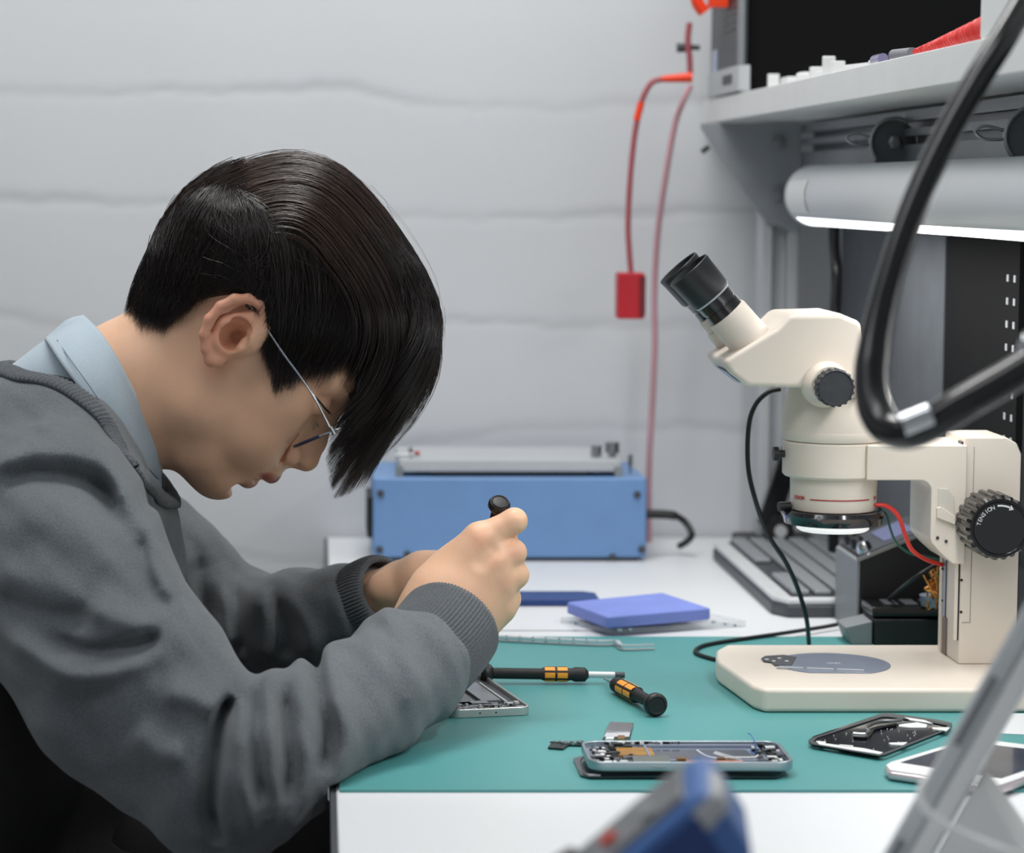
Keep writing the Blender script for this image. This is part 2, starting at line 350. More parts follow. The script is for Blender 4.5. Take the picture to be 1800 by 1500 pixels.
# shelf clutter
for k, (px, w, h) in enumerate([(1353, 7, 26), (1374, 40, 16), (1396, 16, 20), (1404, 40, 15), (1420, 9, 24), (1440, 60, 14), (1449, 9, 36), (1456, 18, 26), (1490, 60, 14), (1530, 50, 10)]):
    D = FPX * .475 / (px - CX); s_ = D / FPX
    mb_ = MB().box((.475 + .004 * (k % 3), D, SZ + h * s_ / 2), (.012, w * s_ * 1.6, h * s_), (0, 0, .2 * (k % 3 - 1)))
    tag(build('plastic_connector', mb_, M['whiteplastic'], bevel=.001), 'small white plastic connector in the row lying before the black power supply', 'connector', 'white connectors on the shelf')
hp = []
for i in range(481):
    t = i / 480; y = 2.02 - t * .27; rise = .0035 + .0075 * min(1, t * 1.3)
    a = t * 2 * PI * 34; hp.append(Vector((.478 + .010 * math.cos(a), y, SZ + rise + (rise - .0025) * math.sin(a))))
tag(build('coiled_cord', MB().tube(hp, .0026, 8, 1), M['pcoil'], smooth=True), 'bright red coiled cord lying on the shelf beside the white box', 'cord')
tag(build('small_vial', MB().cyl((.470, 2.10, SZ + .005), (.478, 2.07, SZ + .005), .005), mat('smoky_glass', (120, 120, 126), .2), smooth=True), 'small grey vial touching the left end of the red coil', 'vial')
tag(build('small_vial', MB().cyl((.47, 2.17, SZ + .0045), (.47, 2.14, SZ + .0045), .0045), mat('violet_glass', (130, 124, 158), .2), smooth=True), 'small violet vial lying further left of the red coil', 'vial')
tag(build('storage_box', MB().span((.462, 1.35, SZ), (.70, 1.80, SZ + .2)), M['whiteplastic'], bevel=.003), 'white storage box standing on the shelf at the top right', 'box')

# ================================================================ BLUE HEATER (screen separator)
HY = 2.84; hxa = at(655, 990, HY).x; hxb = at(1136, 990, HY).x; hz0 = TZ + .004; hz1 = at(700, 840, HY).z
bh = thing('heating_plate_station', 'blue metal screen heater with a silver top plate standing by the wall', 'heater', ((hxa + hxb) / 2, 2.9, TZ))
build('case', MB().span((hxa, HY, hz0), (hxb, HY + .17, hz1)), M['blue'], bh, bevel=.003)
build('bottom_plate', MB().span((hxa + .004, HY + .003, TZ), (hxb - .01, HY + .165, hz0)), M['black'], bh)
for (px, py) in ((669, 868), (667, 967), (716, 975), (1120, 870), (1128, 966), (1077, 980)):
    c = at(px, py, HY - .0005); build('screw', MB().lathe([(0, .0042), (.0015, .004), (.002, .0025)], c, (0, -1, 0), 16), M['darkgrey'], bh, smooth=True)
c0 = at(646, 872, HY + .02); c1 = at(656, 944, HY + .02)
build('side_handle', MB().span((hxa - .006, HY + .01, c1.z), (hxa, HY + .1, c0.z)), M['black'], bh, bevel=.001)
tp0 = at(702, 834, HY + .02); tp1 = at(1090, 812, HY + .02)
build('top_plate', MB().span((tp0.x, HY + .01, tp0.z + .004), (tp1.x, HY + .16, tp1.z + .003)), M['lightgrey'], bh, bevel=.001)
build('heating_pad', MB().span((at(760, 830, HY).x, HY + .012, hz1 + .001), (at(1030, 830, HY).x, HY + .158, hz1 + .007)), M['black'], bh)
for px in (700, 1084):
    c = at(px, 835, HY + .014); build('plate_support', MB().span((c.x - .003, HY + .006, hz1), (c.x + .005, HY + .02, tp0.z + .01)), M['steel'], bh)
for (px, py, w) in ((1048, 796, 10), (1076, 790, 13), (1108, 812, 4), (722, 800, 4)):
    c = at(px, py, HY + .04); r = w / 1600; build('clamp_knob', MB().cyl((c.x, HY + .04, hz1), (c.x, HY + .04, c.z - .002), r * .5).cyl((c.x, HY + .04, c.z - .004), (c.x, HY + .04, c.z + .008), r), M['steel'], bh, smooth=True)
build('red_marker', MB().box(at(733, 796, HY + .03), (.006, .004, .003)), M['red'], bh)
build('rear_rod', MB().cyl(at(694, 801, HY + .03), at(740, 799, HY + .03), .0014), M['steel'], bh)
pc = MB().tube([at(1134, 904, 2.88), at(1150, 904, 2.88), at(1186, 907, 2.88), at(1206, 920, 2.88), at(1216, 940, 2.87), at(1208, 952, 2.88), at(1195, 960, 2.9)], lambda t: .0052 if t < .35 else .0038)
build('power_cord', pc, M['black'], bh, smooth=True)
# ================================================================ THINGS ON THE BENCH
# keyboard
kx0, kx1, ky0, ky1 = .447, .60, 2.462, 2.87
kb = thing('keyboard', 'black keyboard with pale palm edge lying lengthwise on the white bench', 'keyboard', (.52, 2.66, TZ))
def kpoly(a, x0=kx0, x1=kx1, y0=ky0, y1=ky1): return [(x0 + a, y0 + .022), (x0 + .012, y0 + a), (x1 - a, y0 + a), (x1 - a, y1 - a), (x0 + .012, y1 - a), (x0 + a, y1 - .012)]
build('base', MB().prism(kpoly(0), .013, (0, 0, TZ)), M['darkgrey'], kb, bevel=.003)
build('top_frame', MB().prism(kpoly(.001), .006, (0, 0, TZ + .013)), mat('pale_grey_plastic', (205, 207, 208), .35), kb, bevel=.002)
build('key_bed', MB().span((kx0 + .017, ky0 + .012, TZ + .0185), (kx1 - .004, ky1 - .012, TZ + .0196)), M['darkgrey'], kb)
kk = build('key', MB().span((kx0 + .019, ky0 + .014, TZ + .0196), (kx0 + .036, ky0 + .036, TZ + .0255)), mat('keycap_grey', (134, 137, 140), .45), kb, bevel=.002)
kbase = kk.location.copy()
for r in range(6):
    for c in range(16):
        if r == 0 and c in (5, 6, 7, 8): continue
        if r == 0 and c == 0: continue
        k = kk.copy(); COL.objects.link(k); k.parent = kb; k.location = kbase + Vector((r * .0215, c * .0237, 0))
# soldering station
st = thing('soldering_station', 'black soldering station with slanted control panel behind the microscope base', 'station', (.56, 2.4, TZ))
s0 = at(1513, 984, 2.36); s1 = at(1645, 930, 2.36); sx = s0.x
prof = [(sx, MZ), (sx + .1, MZ), (sx + .1, s1.z + .012), (s1.x, s1.z), (sx, s0.z)]
build('case', MB().prism(prof, .10, (0, 2.36, 0), 'y'), M['black'], st, bevel=.002)
build('front_bezel', MB().prism([(sx - .003, MZ), (sx, MZ), (sx, s0.z), (sx - .003, s0.z - .002)], .10, (0, 2.36, 0), 'y'), M['grey'], st, bevel=.001)
dd = Vector((s1.x - sx, 0, s1.z - s0.z)).normalized(); nn = Vector((-dd.z, 0, dd.x))
ang = -math.atan2(dd.z, dd.x)
def onp(u, y, h): return Vector((sx, y, s0.z)) + dd * u + nn * h
build('side_trim', MB().box(onp(.034, 2.361, .0005), (.075, .004, .003), (0, ang, 0)), M['steel'], st)
build('control_panel', MB().box(onp(.036, 2.412, .001), (.068, .088, .002), (0, ang, 0)), M['darkgrey'], st)
build('display', MB().box(onp(.045, 2.412, .0025), (.03, .06, .001), (0, ang, 0)), mat('lilac_display', (112, 116, 150), .25), st)
for y in (2.38, 2.41, 2.44):
    build('knob', MB().lathe([(0, .0075), (.006, .0068), (.009, .005)], onp(.010, y, .002), nn, 20), M['chrome'] if y < 2.4 else M['black'], st, smooth=True)
ir = thing('iron_stand', 'low black tool stand with a slotted tray in front of the soldering station', 'stand', (.56, 2.31, TZ))
ix = at(1538, 1090, 2.30).x
build('stand_body', MB().span((ix, 2.30, MZ), (ix + .09, 2.352, TZ + .026)), M['black'], ir, bevel=.001)
build('side_wedge', MB().prism([(ix - .026, MZ + .016), (ix - .02, MZ), (ix - .001, MZ), (ix - .001, MZ + .022)], .04, (0, 2.305, 0), 'y'), M['grey'], ir, bevel=.001)
tr = MB().span((ix - .002, 2.303, TZ + .0275), (ix + .09, 2.35, TZ + .037))
build('tray', tr, M['blackgloss'], ir, bevel=.002)
for i in range(4): build('slot', MB().span((ix + .012 + i * .018, 2.312, TZ + .037), (ix + .024 + i * .018, 2.34, TZ + .0385)), M['darkgrey'], ir, bevel=.0005)
gw = MB()
gc = at(1646, 1035, 2.29)
for i in range(9):
    pts = [gc + Vector((rng.normal(0, .004), rng.normal(0, .004), rng.normal(0, .010))) for _ in range(7)]; gw.tube(pts, .0008, 6)
gw_o = build('brass_wool', gw, M['gold'], smooth=True); tag(gw_o, 'tangle of golden brass wool beside the rail of the microscope column', 'wire wool')
gc.z -= .022
cb = thing('wool_holder', 'small pale cup holder under the brass wool behind the microscope rail', 'holder', (gc.x, gc.y, TZ + .037))
build('cup', MB().cyl((gc.x + .004, gc.y + .012, TZ + .0385), (gc.x + .004, gc.y + .012, gc.z + .014), .014, .016), M['bluegrey'], cb, smooth=True)
# black angled stand
bs = thing('monitor_stand', 'black slanting stand rising from a jointed foot behind the keyboard', 'stand', at(1350, 930, 2.93))
p0 = at(1348, 925, 2.9); p1 = at(1392, 790, 2.9)
build('arm', MB().box((p0 + p1) / 2, (.024, .012, (p1 - p0).length), (0, math.atan2(p1.x - p0.x, p1.z - p0.z), 0)), M['blackgloss'], bs, bevel=.002)
build('foot', MB().span((at(1300, 950, 2.9).x, 2.88, TZ), (at(1440, 950, 2.9).x, 2.96, TZ + .018)), M['black'], bs, bevel=.004)
jc = at(1372, 934, 2.885); build('joint', MB().cyl(jc + Vector((0, .03, 0)), jc, .016), M['black'], bs, smooth=True)
build('joint_cap', MB().cyl(jc, jc + Vector((0, -.003, 0)), .007), M['lightgrey'], bs, smooth=True)
# flat things in the background
a = onz(890, 1055, TZ + .008); b = onz(1055, 1055, TZ + .008); c = onz(1050, 1040, TZ + .008)
nv = thing('navy_phone', 'flat navy blue phone lying on white paper behind the hand', 'phone', (.2, 2.6, TZ))
build('body', MB().prism([(a.x, a.y), (b.x, b.y), (b.x, c.y - .01), (b.x - .012, c.y), (a.x, c.y)], .007, (0, 0, TZ + .0015)), M['navy'], nv, bevel=.001)
pa = thing('paper_sheet', 'sheet of white paper on the bench just beyond the mat', 'paper', (.2, 2.5, TZ))
q0 = onz(840, 1110, TZ); q1 = onz(1080, 1066, TZ)
build('sheet', MB().span((q0.x, q0.y, TZ + .0003), (onz(1062, 1066, TZ).x, c.y + .02, TZ + .0013)), M['white'], pa)
tz = TZ + .010
def quad(pxs, z0, h): return MB().prism([(onz(x, y, z0).x, onz(x, y, z0).y) for x, y in pxs], h, (0, 0, z0))
cc = thing('clear_case', 'flat clear plastic parts case lying under the blue foam pad', 'case', (.3, 2.42, TZ))
build('case_body', quad([(985, 1096), (1075, 1117), (1312, 1102), (1215, 1082)], TZ + .0005, .006), M['clear'], cc, bevel=.001)
for (x, y, w) in ((1010, 1098, 8), (1090, 1109, 7), (1108, 1108, 5), (1255, 1096, 8), (1275, 1099, 6), (1292, 1102, 6)):
    p = onz(x, y, TZ + .0068); build('metal_part', MB().cyl(p, p + Vector((0, 0, .002)), w / 3600), M['chrome'], cc, smooth=True)
tag(build('foam_pad', quad([(996, 1079), (1067, 1106), (1249, 1090), (1165, 1062)], TZ + .009, .0115), M['peri'], bevel=.002), 'periwinkle blue foam pad lying on the clear case by the mat edge', 'foam pad')
# long screwdriver and tweezers
def screwdriver(name, label, a, b, cap_r, grip0, grip1, tip, ring=True):
    a = Vector(a); b = Vector(b); L = (b - a).length; ax = (b - a) / L; t = thing(name, label, 'screwdriver', (a + b) / 2, None)
    build('cap', MB().lathe([(0, cap_r * .60), (.0004, cap_r * .86), (.0022, cap_r), (.0055, cap_r), (.0085, cap_r * .78), (.010, cap_r * .55)], a, ax, 28, True), M['black'], t, smooth=True)
    build('cap_ring', MB().lathe([(.0006, cap_r * .84), (-.0006, cap_r * .78), (-.0006, cap_r * .70), (.0002, cap_r * .62)], a, ax, 28, False), M['rubber'], t, smooth=True)
    g0 = grip0 * L; g1 = grip1 * L; r = cap_r * .62
    build('handle', MB().lathe([(.008, r * .8), (.012, r * .86), (g0, r * .86), (g0 + .004, r * 1.12), (g1 - .004, r * 1.12), (g1, r * .9), (g1 + .004, r * 1.15), (g1 + .012, r * 1.1), (g1 + .015, r * .5)], a, ax, 28), M['rubber'], t, smooth=True)
    q = ax.to_track_quat('Z', 'Y').to_matrix()
    for k in range(6):
        an = k * PI / 3
        for (h0, h1) in ((g0 + .003, (g0 + g1) / 2 - .001), ((g0 + g1) / 2 + .001, g1 - .003)):
            vs = []; n = 4
            for i in range(n + 1):
                aa = an + (i / n - .5) * .72
                for h in (h0, h1):
                    vs.append(a + q @ Vector((r * 1.16 * math.cos(aa), r * 1.16 * math.sin(aa), h)))
            build('grip_pad', MB().add(vs, [(2 * i, 2 * i + 2, 2 * i + 3, 2 * i + 1) for i in range(n)]), M['yellow'], t, smooth=True)
    build('shank', MB().cyl(a + ax * (g1 + .014), a + ax * tip * .85, .0018).cyl(a + ax * tip * .85, a + ax * tip, .0018, .0009), M['steel'], t, smooth=True)
    return t
ya = 2.12
A = at(846, 1148, ya); B = at(1096, 1138, ya); A.z = MZ + .0092; B.z = MZ + .0075
screwdriver('precision_screwdriver', 'long black and orange screwdriver lying behind the raised cuff', A, B, .0088, .42, .63, (B - A).length * .92)
pt = at(1090, 1138, ya); build('blade', MB().cyl(A.lerp(B, .72), A.lerp(B, .94), .0027), mat('satin_white_steel', (215, 217, 218), .35, .3), bpy.data.objects['precision_screwdriver'], smooth=True)
build('tip_holder', MB().cyl(A.lerp(B, .93), A.lerp(B, 1.01), .0026), M['darkgrey'], bpy.data.objects['precision_screwdriver'], smooth=True)
tw = thing('tweezers', 'bent silver tweezers lying behind the long screwdriver', 'tweezers', (.25, 2.24, MZ))
for dz in (.0015, .0045):
    pts = [onz(868, 1122, MZ + .003), onz(960, 1127, MZ + .003), onz(1050, 1131, MZ + .003), onz(1084, 1131, MZ + .003), onz(1096, 1139, MZ + .003), onz(1150, 1138, MZ + .003)]
    mbt = MB(); m2 = []
    P = smooth_path([Vector((p.x, p.y + dz * .8, MZ + dz)) for p in pts], 4)
    for i in range(len(P) - 1):
        w = .0072 * (1 - .75 * i / len(P)); mid = (P[i] + P[i + 1]) / 2; d = P[i + 1] - P[i]
        mbt.box(mid, (d.length * 1.1, w, .0012), (0, 0, math.atan2(d.y, d.x)))
    build('arm', mbt, mat('satin_steel', (205, 208, 210), .4, .3), tw)
# short screwdriver with its cap towards the camera
A = onz(1155, 1240, MZ + .010); B = onz(1062, 1192, MZ + .0065); A.z = MZ + .0098; B.z = MZ + .0062
screwdriver('stubby_screwdriver', 'short black and orange screwdriver on the open mat, round cap nearest', A, B, .0094, .34, .66, (B - A).length)

# ---- phones
def frame_mb(w, l, h, r, t):
    o = rrect(l, w, r); i = rrect(l - 2 * t, w - 2 * t, max(r - t, .001)); n = len(o)
    m = MB(); vs = [(x, y, 0) for x, y in o] + [(x, y, h) for x, y in o] + [(x, y, h) for x, y in i] + [(x, y, 0) for x, y in i]
    return m.add([Vector(v) for v in vs], [((k), (k + 1) % n, n + (k + 1) % n, n + k) for k in range(n)] + [(n + k, n + (k + 1) % n, 2 * n + (k + 1) % n, 2 * n + k) for k in range(n)] + [(2 * n + k, 2 * n + (k + 1) % n, 3 * n + (k + 1) % n, 3 * n + k) for k in range(n)] + [(3 * n + k, 3 * n + (k + 1) % n, (k + 1) % n, k) for k in range(n)])
def xfm(mb, T): mb.v = [tuple(T @ Vector(v)) for v in mb.v]; return mb
def loc(T): return lambda name, mb, m, par, **k: build(name, xfm(mb, T), m, par, **k)
# opened phone in the middle
pc_ = (onz(1025, 1352, MZ + .005) + onz(1383, 1360, MZ + .005)) / 2
fl = onz(1027, 1330, MZ + .008); frr = onz(1382, 1330, MZ + .008); PL = (frr - fl).length
yn = onz(1200, 1360, MZ + .004).y; yf = onz(1200, 1303, MZ + .012).y; PW = max(.066, yf - yn)
T = Matrix.Translation(((fl.x + frr.x) / 2, (yn + yf) / 2, MZ + .0055)) @ Matrix.Rotation(math.radians(.5), 4, 'X')
L_ = loc(T); ph = thing('opened_phone', 'opened silver phone with its back off and loose flex wires, mid mat', 'phone', T.translation)
L_('metal_frame', frame_mb(PW, PL, .0068, .013, .0026), mat('silver_blue_frame', (165, 178, 184), .28, .7), ph, bevel=.0009, smooth=True)
L_('mid_plate', MB().prism(rrect(PL - .004, PW - .004, .011), .002, (0, 0, .0008)), M['bluegrey'], ph)
L_('battery_well', frame_mb(PW - .022, .082, .0022, .003, .0025), M['bluegrey'], ph) if False else None
w0 = xfm(frame_mb(PW - .020, .083, .0028, .003, .002), Matrix.Translation((.014, .003, .0026)))
L_('battery_well', w0, M['bluegrey'], ph, bevel=.0004)
L_('well_window', MB().prism([(x + .012, y + .002) for x, y in rrect(.070, PW - .036, .004)], .0008, (0, 0, .0027)), M['screen'], ph)
L_('amber_film', MB().span((-.0605 + .012, -.004, .0028), (-.0605 + .038, .020, .0048)), M['copper'], ph)
L_('grey_pad', MB().box((-.0275, -.0215, .0056), (.026, .009, .0014), (math.radians(18), 0, 0)), M['greyfilm'], ph)
L_('peach_strip', MB().span((-.004, -PW / 2 + .003, .0060), (.036, -PW / 2 + .0046, .0069)), M['pinkpeach'], ph)
L_('flex_connector', MB().box((-.0065, -.021, .0058), (.006, .006, .002)).box((-.002, -.021, .0052), (.003, .010, .0012)), M['gold'], ph)
r0 = random.Random(3)
chips = {'chip': MB(), 'shield': MB(), 'solder_dot': MB(), 'board': MB()}
for i in range(70):
    x = -PL / 2 + .005 + r0.random() * .030; y = (r0.random() - .5) * (PW - .012); k = r0.choice(['chip', 'shield', 'solder_dot', 'board'])
    if x > -.05 and -.006 < y < .021: continue
    chips[k].box((x, y, .0035 + r0.random() * .002), (.002 + r0.random() * .005, .0015 + r0.random() * .004, .0012 + r0.random() * .0015))
for i in range(45):
    x = PL / 2 - .004 - r0.random() * .019; y = (r0.random() - .5) * (PW - .012); k = r0.choice(['chip', 'shield', 'shield', 'solder_dot', 'board'])
    chips[k].box((x, y, .0035 + r0.random() * .0022), (.002 + r0.random() * .005, .0015 + r0.random() * .005, .0012 + r0.random() * .0015))
for i in range(26):
    x = -PL / 2 + .018 + r0.random() * .055; y = PW / 2 - .0045 - r0.random() * .003
    chips[r0.choice(['chip', 'solder_dot', 'shield'])].box((x, y, .006), (.0012 + r0.random() * .004, .0012, .0012 + r0.random() * .001))
def pieces(mb, nv=8):
    for i in range(0, len(mb.v), nv):
        q_ = MB(); q_.v = mb.v[i:i + nv]; q_.f = [tuple(a - i for a in f) for f in mb.f if i <= f[0] < i + nv]; yield q_
for k, m in (('chip', M['blackgloss']), ('shield', M['steel']), ('solder_dot', M['whiteplastic']), ('circuit_piece', M['pcb'])):
    for q_ in pieces(chips['board' if k == 'circuit_piece' else k]): L_(k, q_, m, ph)
L_('blue_wire', MB().tube([(.048, .012, .004), (.050, -.003, .006), (.049, -.002, .014), (.0475, .004, .0175), (.0455, .006, .0185)], .0005, 8), M['metblue'], ph, smooth=True)
L_('white_wire', MB().tube([(-.009 + .018, .006, .006), (.012, -.008, .006), (.018, -.018, .006), (.032, -.019, .0065), (.046, -.017, .0062), (.050, -.010, .006)], .0006, 8), M['whiteplastic'], ph, smooth=True)
L_('ribbon', MB().box((.026, -.016, .0068), (.018, .004, .0006), (.3, .15, -.6)).box((.030, -.020, .0064), (.014, .003, .0006), (.2, .1, -.5)), M['steel'], ph)
L_('flex_tab', MB().box((.022, -.022, .006), (.006, .004, .002)).box((.028, -.0225, .0058), (.004, .004, .001)), M['gold'], ph)
L_('side_button', MB().box((-.024, -PW / 2 - .0001, .0034), (.010, .0008, .0016)), M['steel'], ph, bevel=.0003)
# broken screen below the phone
bk = thing('broken_screen', 'thin bent phone screen lying under the opened phone', 'screen', (pc_.x, yn, MZ))
bl = MB()
x0 = onz(1018, 1362, MZ).x; x1 = onz(1376, 1366, MZ).x; nx = 24; vs = []
for i in range(nx + 1):
    t = i / nx; x = x0 + (x1 - x0) * t; z = .0008 + .0026 * max(0, 1 - t / .12) ** 2 * 0 + .0016 * abs(math.sin(t * 3.1)) * .6 + .002 * (t > .95) * (t - .95) * 20 * .3
    ins = .008 * (max(0, 1 - t / .05) ** 2 + max(0, (t - .95) / .05) ** 2)
    for (y, dz) in ((yn - .003 + ins, 0), (yf - .006 - ins, 0), (yf - .006 - ins, .0012), (yn - .003 + ins, .0012)): vs.append((x, y, MZ + z + dz))
fs = [(4 * i + k, 4 * i + (k + 1) % 4, 4 * i + 4 + (k + 1) % 4, 4 * i + 4 + k) for i in range(nx) for k in range(4)] + [(0, 1, 2, 3), (4 * nx + 3, 4 * nx + 2, 4 * nx + 1, 4 * nx)]
build('glass', bl.add(vs, fs), M['glassdark'], bk, smooth=True)
build('edge_chip', MB().tube([onz(1030, 1328, MZ + .002), onz(1020, 1338, MZ + .002), onz(1021, 1352, MZ + .002), onz(1030, 1362, MZ + .002), onz(1056, 1364, MZ + .002)], .0009, 8), M['steel'], bk, smooth=True)
# loose flex board, left
fb = thing('flex_board', 'narrow green flex circuit board sticking out left of the opened phone', 'circuit board', (fl.x - .01, fl.y, MZ))
f1 = MB().prism([(onz(x, y, MZ).x, onz(x, y, MZ).y) for x, y in ((963, 1318), (990, 1320), (1000, 1313), (1026, 1314), (1026, 1309), (972, 1307))], .0012, (0, 0, MZ + .0005))
build('board', f1, M['pcb'], fb)
fc = MB()
for i in range(26):
    p = onz(970 + r0.random() * 54, 1309 + r0.random() * 4, MZ); fc.box((p.x, p.y, MZ + .0022), (.001 + r0.random() * .0022, .001 + r0.random() * .003, .001 + r0.random() * .001))
[build('component', q_, M['steel'], fb) for q_ in pieces(fc)]
lb = thing('logic_board', 'small grey shielded board lying behind the opened phone', 'circuit board', onz(1085, 1290, MZ))
build('board', quad([(1058, 1304), (1106, 1304), (1110, 1290), (1066, 1290)], MZ + .0005, .001), M['pcb'], lb)
build('shield', quad([(1064, 1289), (1108, 1290), (1114, 1274), (1072, 1272)], MZ + .0015, .0014), M['steel'], lb, bevel=.0003)
build('shield', quad([(1062, 1297), (1106, 1297), (1108, 1290), (1065, 1290)], MZ + .0015, .001), M['lightgrey'], lb, bevel=.0003)
build('connector', quad([(1085, 1303), (1098, 1303), (1098, 1297), (1086, 1297)], MZ + .0015, .0018), M['gold'], lb)
build('connector', quad([(1064, 1302), (1078, 1302), (1080, 1299), (1066, 1299)], MZ + .0015, .0015), M['whiteplastic'], lb)
# phone at the cuff
q0 = onz(784, 1258, MZ); q1 = onz(934, 1258, MZ); q2 = onz(853, 1202, MZ)
w = (q1 - q0).length; d = Vector(((q2 - q1).x, (q2 - q1).y)); a = math.atan2(d.x, d.y)
Lp = .14
T = Matrix.Translation(q1) @ Matrix.Rotation(-a * .98, 4, 'Z') @ Matrix.Translation((-w / 2 * math.cos(a) * 1.0, Lp / 2, 0))
L_ = loc(T); p2 = thing('gutted_phone', 'gutted silver phone partly under the grey cuff, components showing', 'phone', q1)
ro = lambda mb: xfm(mb, Matrix.Rotation(PI / 2, 4, 'Z'))
wp = w * math.cos(a) * 1.0
L_('metal_frame', ro(frame_mb(wp, Lp, .0072, .008, .0022)), mat('pale_silver_frame', (196, 196, 194), .3, .7), p2, bevel=.0009, smooth=True)
L_('mid_plate', ro(MB().prism(rrect(Lp - .003, wp - .003, .007), .003, (0, 0, .0008))), M['darkgrey'], p2)
ch = {'chip': MB(), 'shield': MB(), 'solder_dot': MB()}
for i in range(60):
    x = (r0.random() - .5) * (wp - .010); y = -Lp / 2 + .005 + r0.random() * .018; ch[r0.choice(['chip', 'shield', 'solder_dot'])].box((x, y, .005 + r0.random() * .0016), (.002 + r0.random() * .006, .0015 + r0.random() * .004, .0016))
ch['shield'].box((.010, .002, .0052), (.016, .075, .002)); ch['chip'].box((-.012, 0, .0055), (.015, .08, .0025)); ch['shield'].box((-.003, -.045, .0065), (.014, .010, .0018))
ch['solder_dot'].box((.021, .0, .005), (.002, .08, .002))
for k, m in (('chip', M['blackgloss']), ('shield', M['steel']), ('solder_dot', M['lightgrey'])):
    for q_ in pieces(ch[k]): L_(k, q_, m, p2)
L_('screw_hole', MB().cyl((.004, -Lp / 2 + .001, .0036), (.004, -Lp / 2 - .0003, .0036), .0007).cyl((-.009, -Lp / 2 + .001, .0036), (-.009, -Lp / 2 - .0003, .0036), .0007), M['black'], p2)
# detached black back cover
bc = thing('back_cover', 'detached black phone back with torn white adhesive, right of mid mat', 'phone cover', onz(1550, 1295, MZ))
cv = [(1421, 1305), (1428, 1310), (1545, 1330), (1556, 1328), (1668, 1283), (1674, 1275), (1650, 1270), (1562, 1258), (1550, 1258), (1428, 1299)]
def rnd(pxs, z): return [(onz(x, y, z).x, onz(x, y, z).y) for x, y in pxs]
build('shell', MB().prism(rnd(cv, MZ + .001), .003, (0, 0, MZ + .0003)), M['glassdark'], bc, bevel=.0012)
cen = (1548, 1294)
inn = [(cen[0] + (x - cen[0]) * .93, cen[1] + (y - cen[1]) * .90) for x, y in cv]
iz = MZ + .0035
rim = MB(); R1 = rnd(cv, iz); R2 = rnd(inn, iz); n = len(cv)
rim.add([(x, y, iz) for x, y in R1] + [(x, y, iz + .0006) for x, y in R1] + [(x, y, iz + .0006) for x, y in R2] + [(x, y, iz) for x, y in R2], [(a * n + k, a * n + (k + 1) % n, ((a + 1) % 4) * n + (k + 1) % n, ((a + 1) % 4) * n + k) for a in range(4) for k in range(n)])
build('rim', rim, M['darkgrey'], bc)
def flat(pxs, h=.0009, z=iz): return MB().prism(rnd(pxs, z), h, (0, 0, z))
for pxs in ([(1434, 1305), (1452, 1306), (1450, 1309), (1480, 1313), (1520, 1318), (1552, 1325), (1546, 1328), (1500, 1321), (1440, 1311)], [(1562, 1308), (1595, 1307), (1588, 1312), (1566, 1311)], [(1580, 1276), (1612, 1272), (1630, 1276), (1628, 1281), (1600, 1281), (1580, 1279)], [(1638, 1281), (1670, 1281), (1664, 1287), (1640, 1284)], [(1475, 1311), (1500, 1313), (1499, 1316), (1476, 1313)], [(1590, 1263), (1625, 1268), (1640, 1274), (1600, 1268)]):
    build('adhesive_scrap', flat(pxs), M['whiteplastic'], bc)
build('flex_part', MB().tube([Vector((p.x, p.y, iz + .002)) for p in [onz(*q_, iz) for q_ in ((1500, 1295), (1520, 1296), (1527, 1290), (1522, 1286), (1528, 1280), (1545, 1274), (1570, 1272), (1585, 1270))]], .0014, 6, 3).box(onz(1512, 1294, iz + .001), (.011, .008, .002)), M['steel'], bc)
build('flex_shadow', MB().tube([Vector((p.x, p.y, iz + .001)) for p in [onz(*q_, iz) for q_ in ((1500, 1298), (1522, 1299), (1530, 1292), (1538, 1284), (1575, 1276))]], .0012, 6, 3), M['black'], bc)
dt = MB()
for i in range(45):
    x = 1440 + r0.random() * 210; y = 1270 + r0.random() * 48
    lo_ = 1300 - (x - 1428) * .33 if x < 1560 else 1262 + (x - 1560) * .12; hi_ = 1308 + (x - 1428) * .15 if x < 1550 else 1324 - (x - 1550) * .4
    if not (lo_ + 3 < y < hi_ - 3): continue
    p = onz(x, y, iz); dt.box((p.x, p.y, iz + .0003), (.0006, .0008, .0006))
s_ = build('debris', dt, M['whiteplastic'], bc); s_['kind'] = 'stuff'
# white phone bottom right
wpz = MZ
c0, c1, c2 = (1556, 1352), (1690, 1375), (1668, 1300)
wpx = [(1555, 1345), (1562, 1340), (1700, 1298), (1712, 1297), (1900, 1320), (1905, 1330), (1760, 1380), (1748, 1381), (1562, 1354)]
wh = thing('white_phone', 'white phone with a dark reflecting screen lying face up at right', 'phone', onz(1700, 1350, MZ))
build('body', MB().prism(rnd(wpx, MZ + .008), .0062, (0, 0, MZ + .0008)), M['rosegold'], wh, bevel=.0022, seg=3)
cen2 = (1728, 1338)
fr_ = [(cen2[0] + (x - cen2[0]) * .985, cen2[1] + (y - cen2[1]) * .975) for x, y in wpx]
build('front_glass', MB().prism(rnd(fr_, MZ + .008), .0010, (0, 0, MZ + .0070)), M['whiteplastic'], wh, bevel=.0004)
build('screen', MB().prism(rnd([(1583, 1341), (1700, 1305), (1885, 1327), (1760, 1369)], MZ + .008), .0003, (0, 0, MZ + .0080)), M['screen'], wh)
e0 = onz(1572, 1361, MZ + .004); e1 = onz(1581, 1363, MZ + .004)
dn = Vector((-.3, -1, 0)).normalized()
build('audio_jack', MB().cyl(e0 + dn * -.004, e0 + dn * .0012, .0018), M['black'], wh, smooth=True)
build('pin_hole', MB().cyl(e1 + dn * -.004, e1 + dn * .0012, .0007), M['black'], wh, smooth=True)
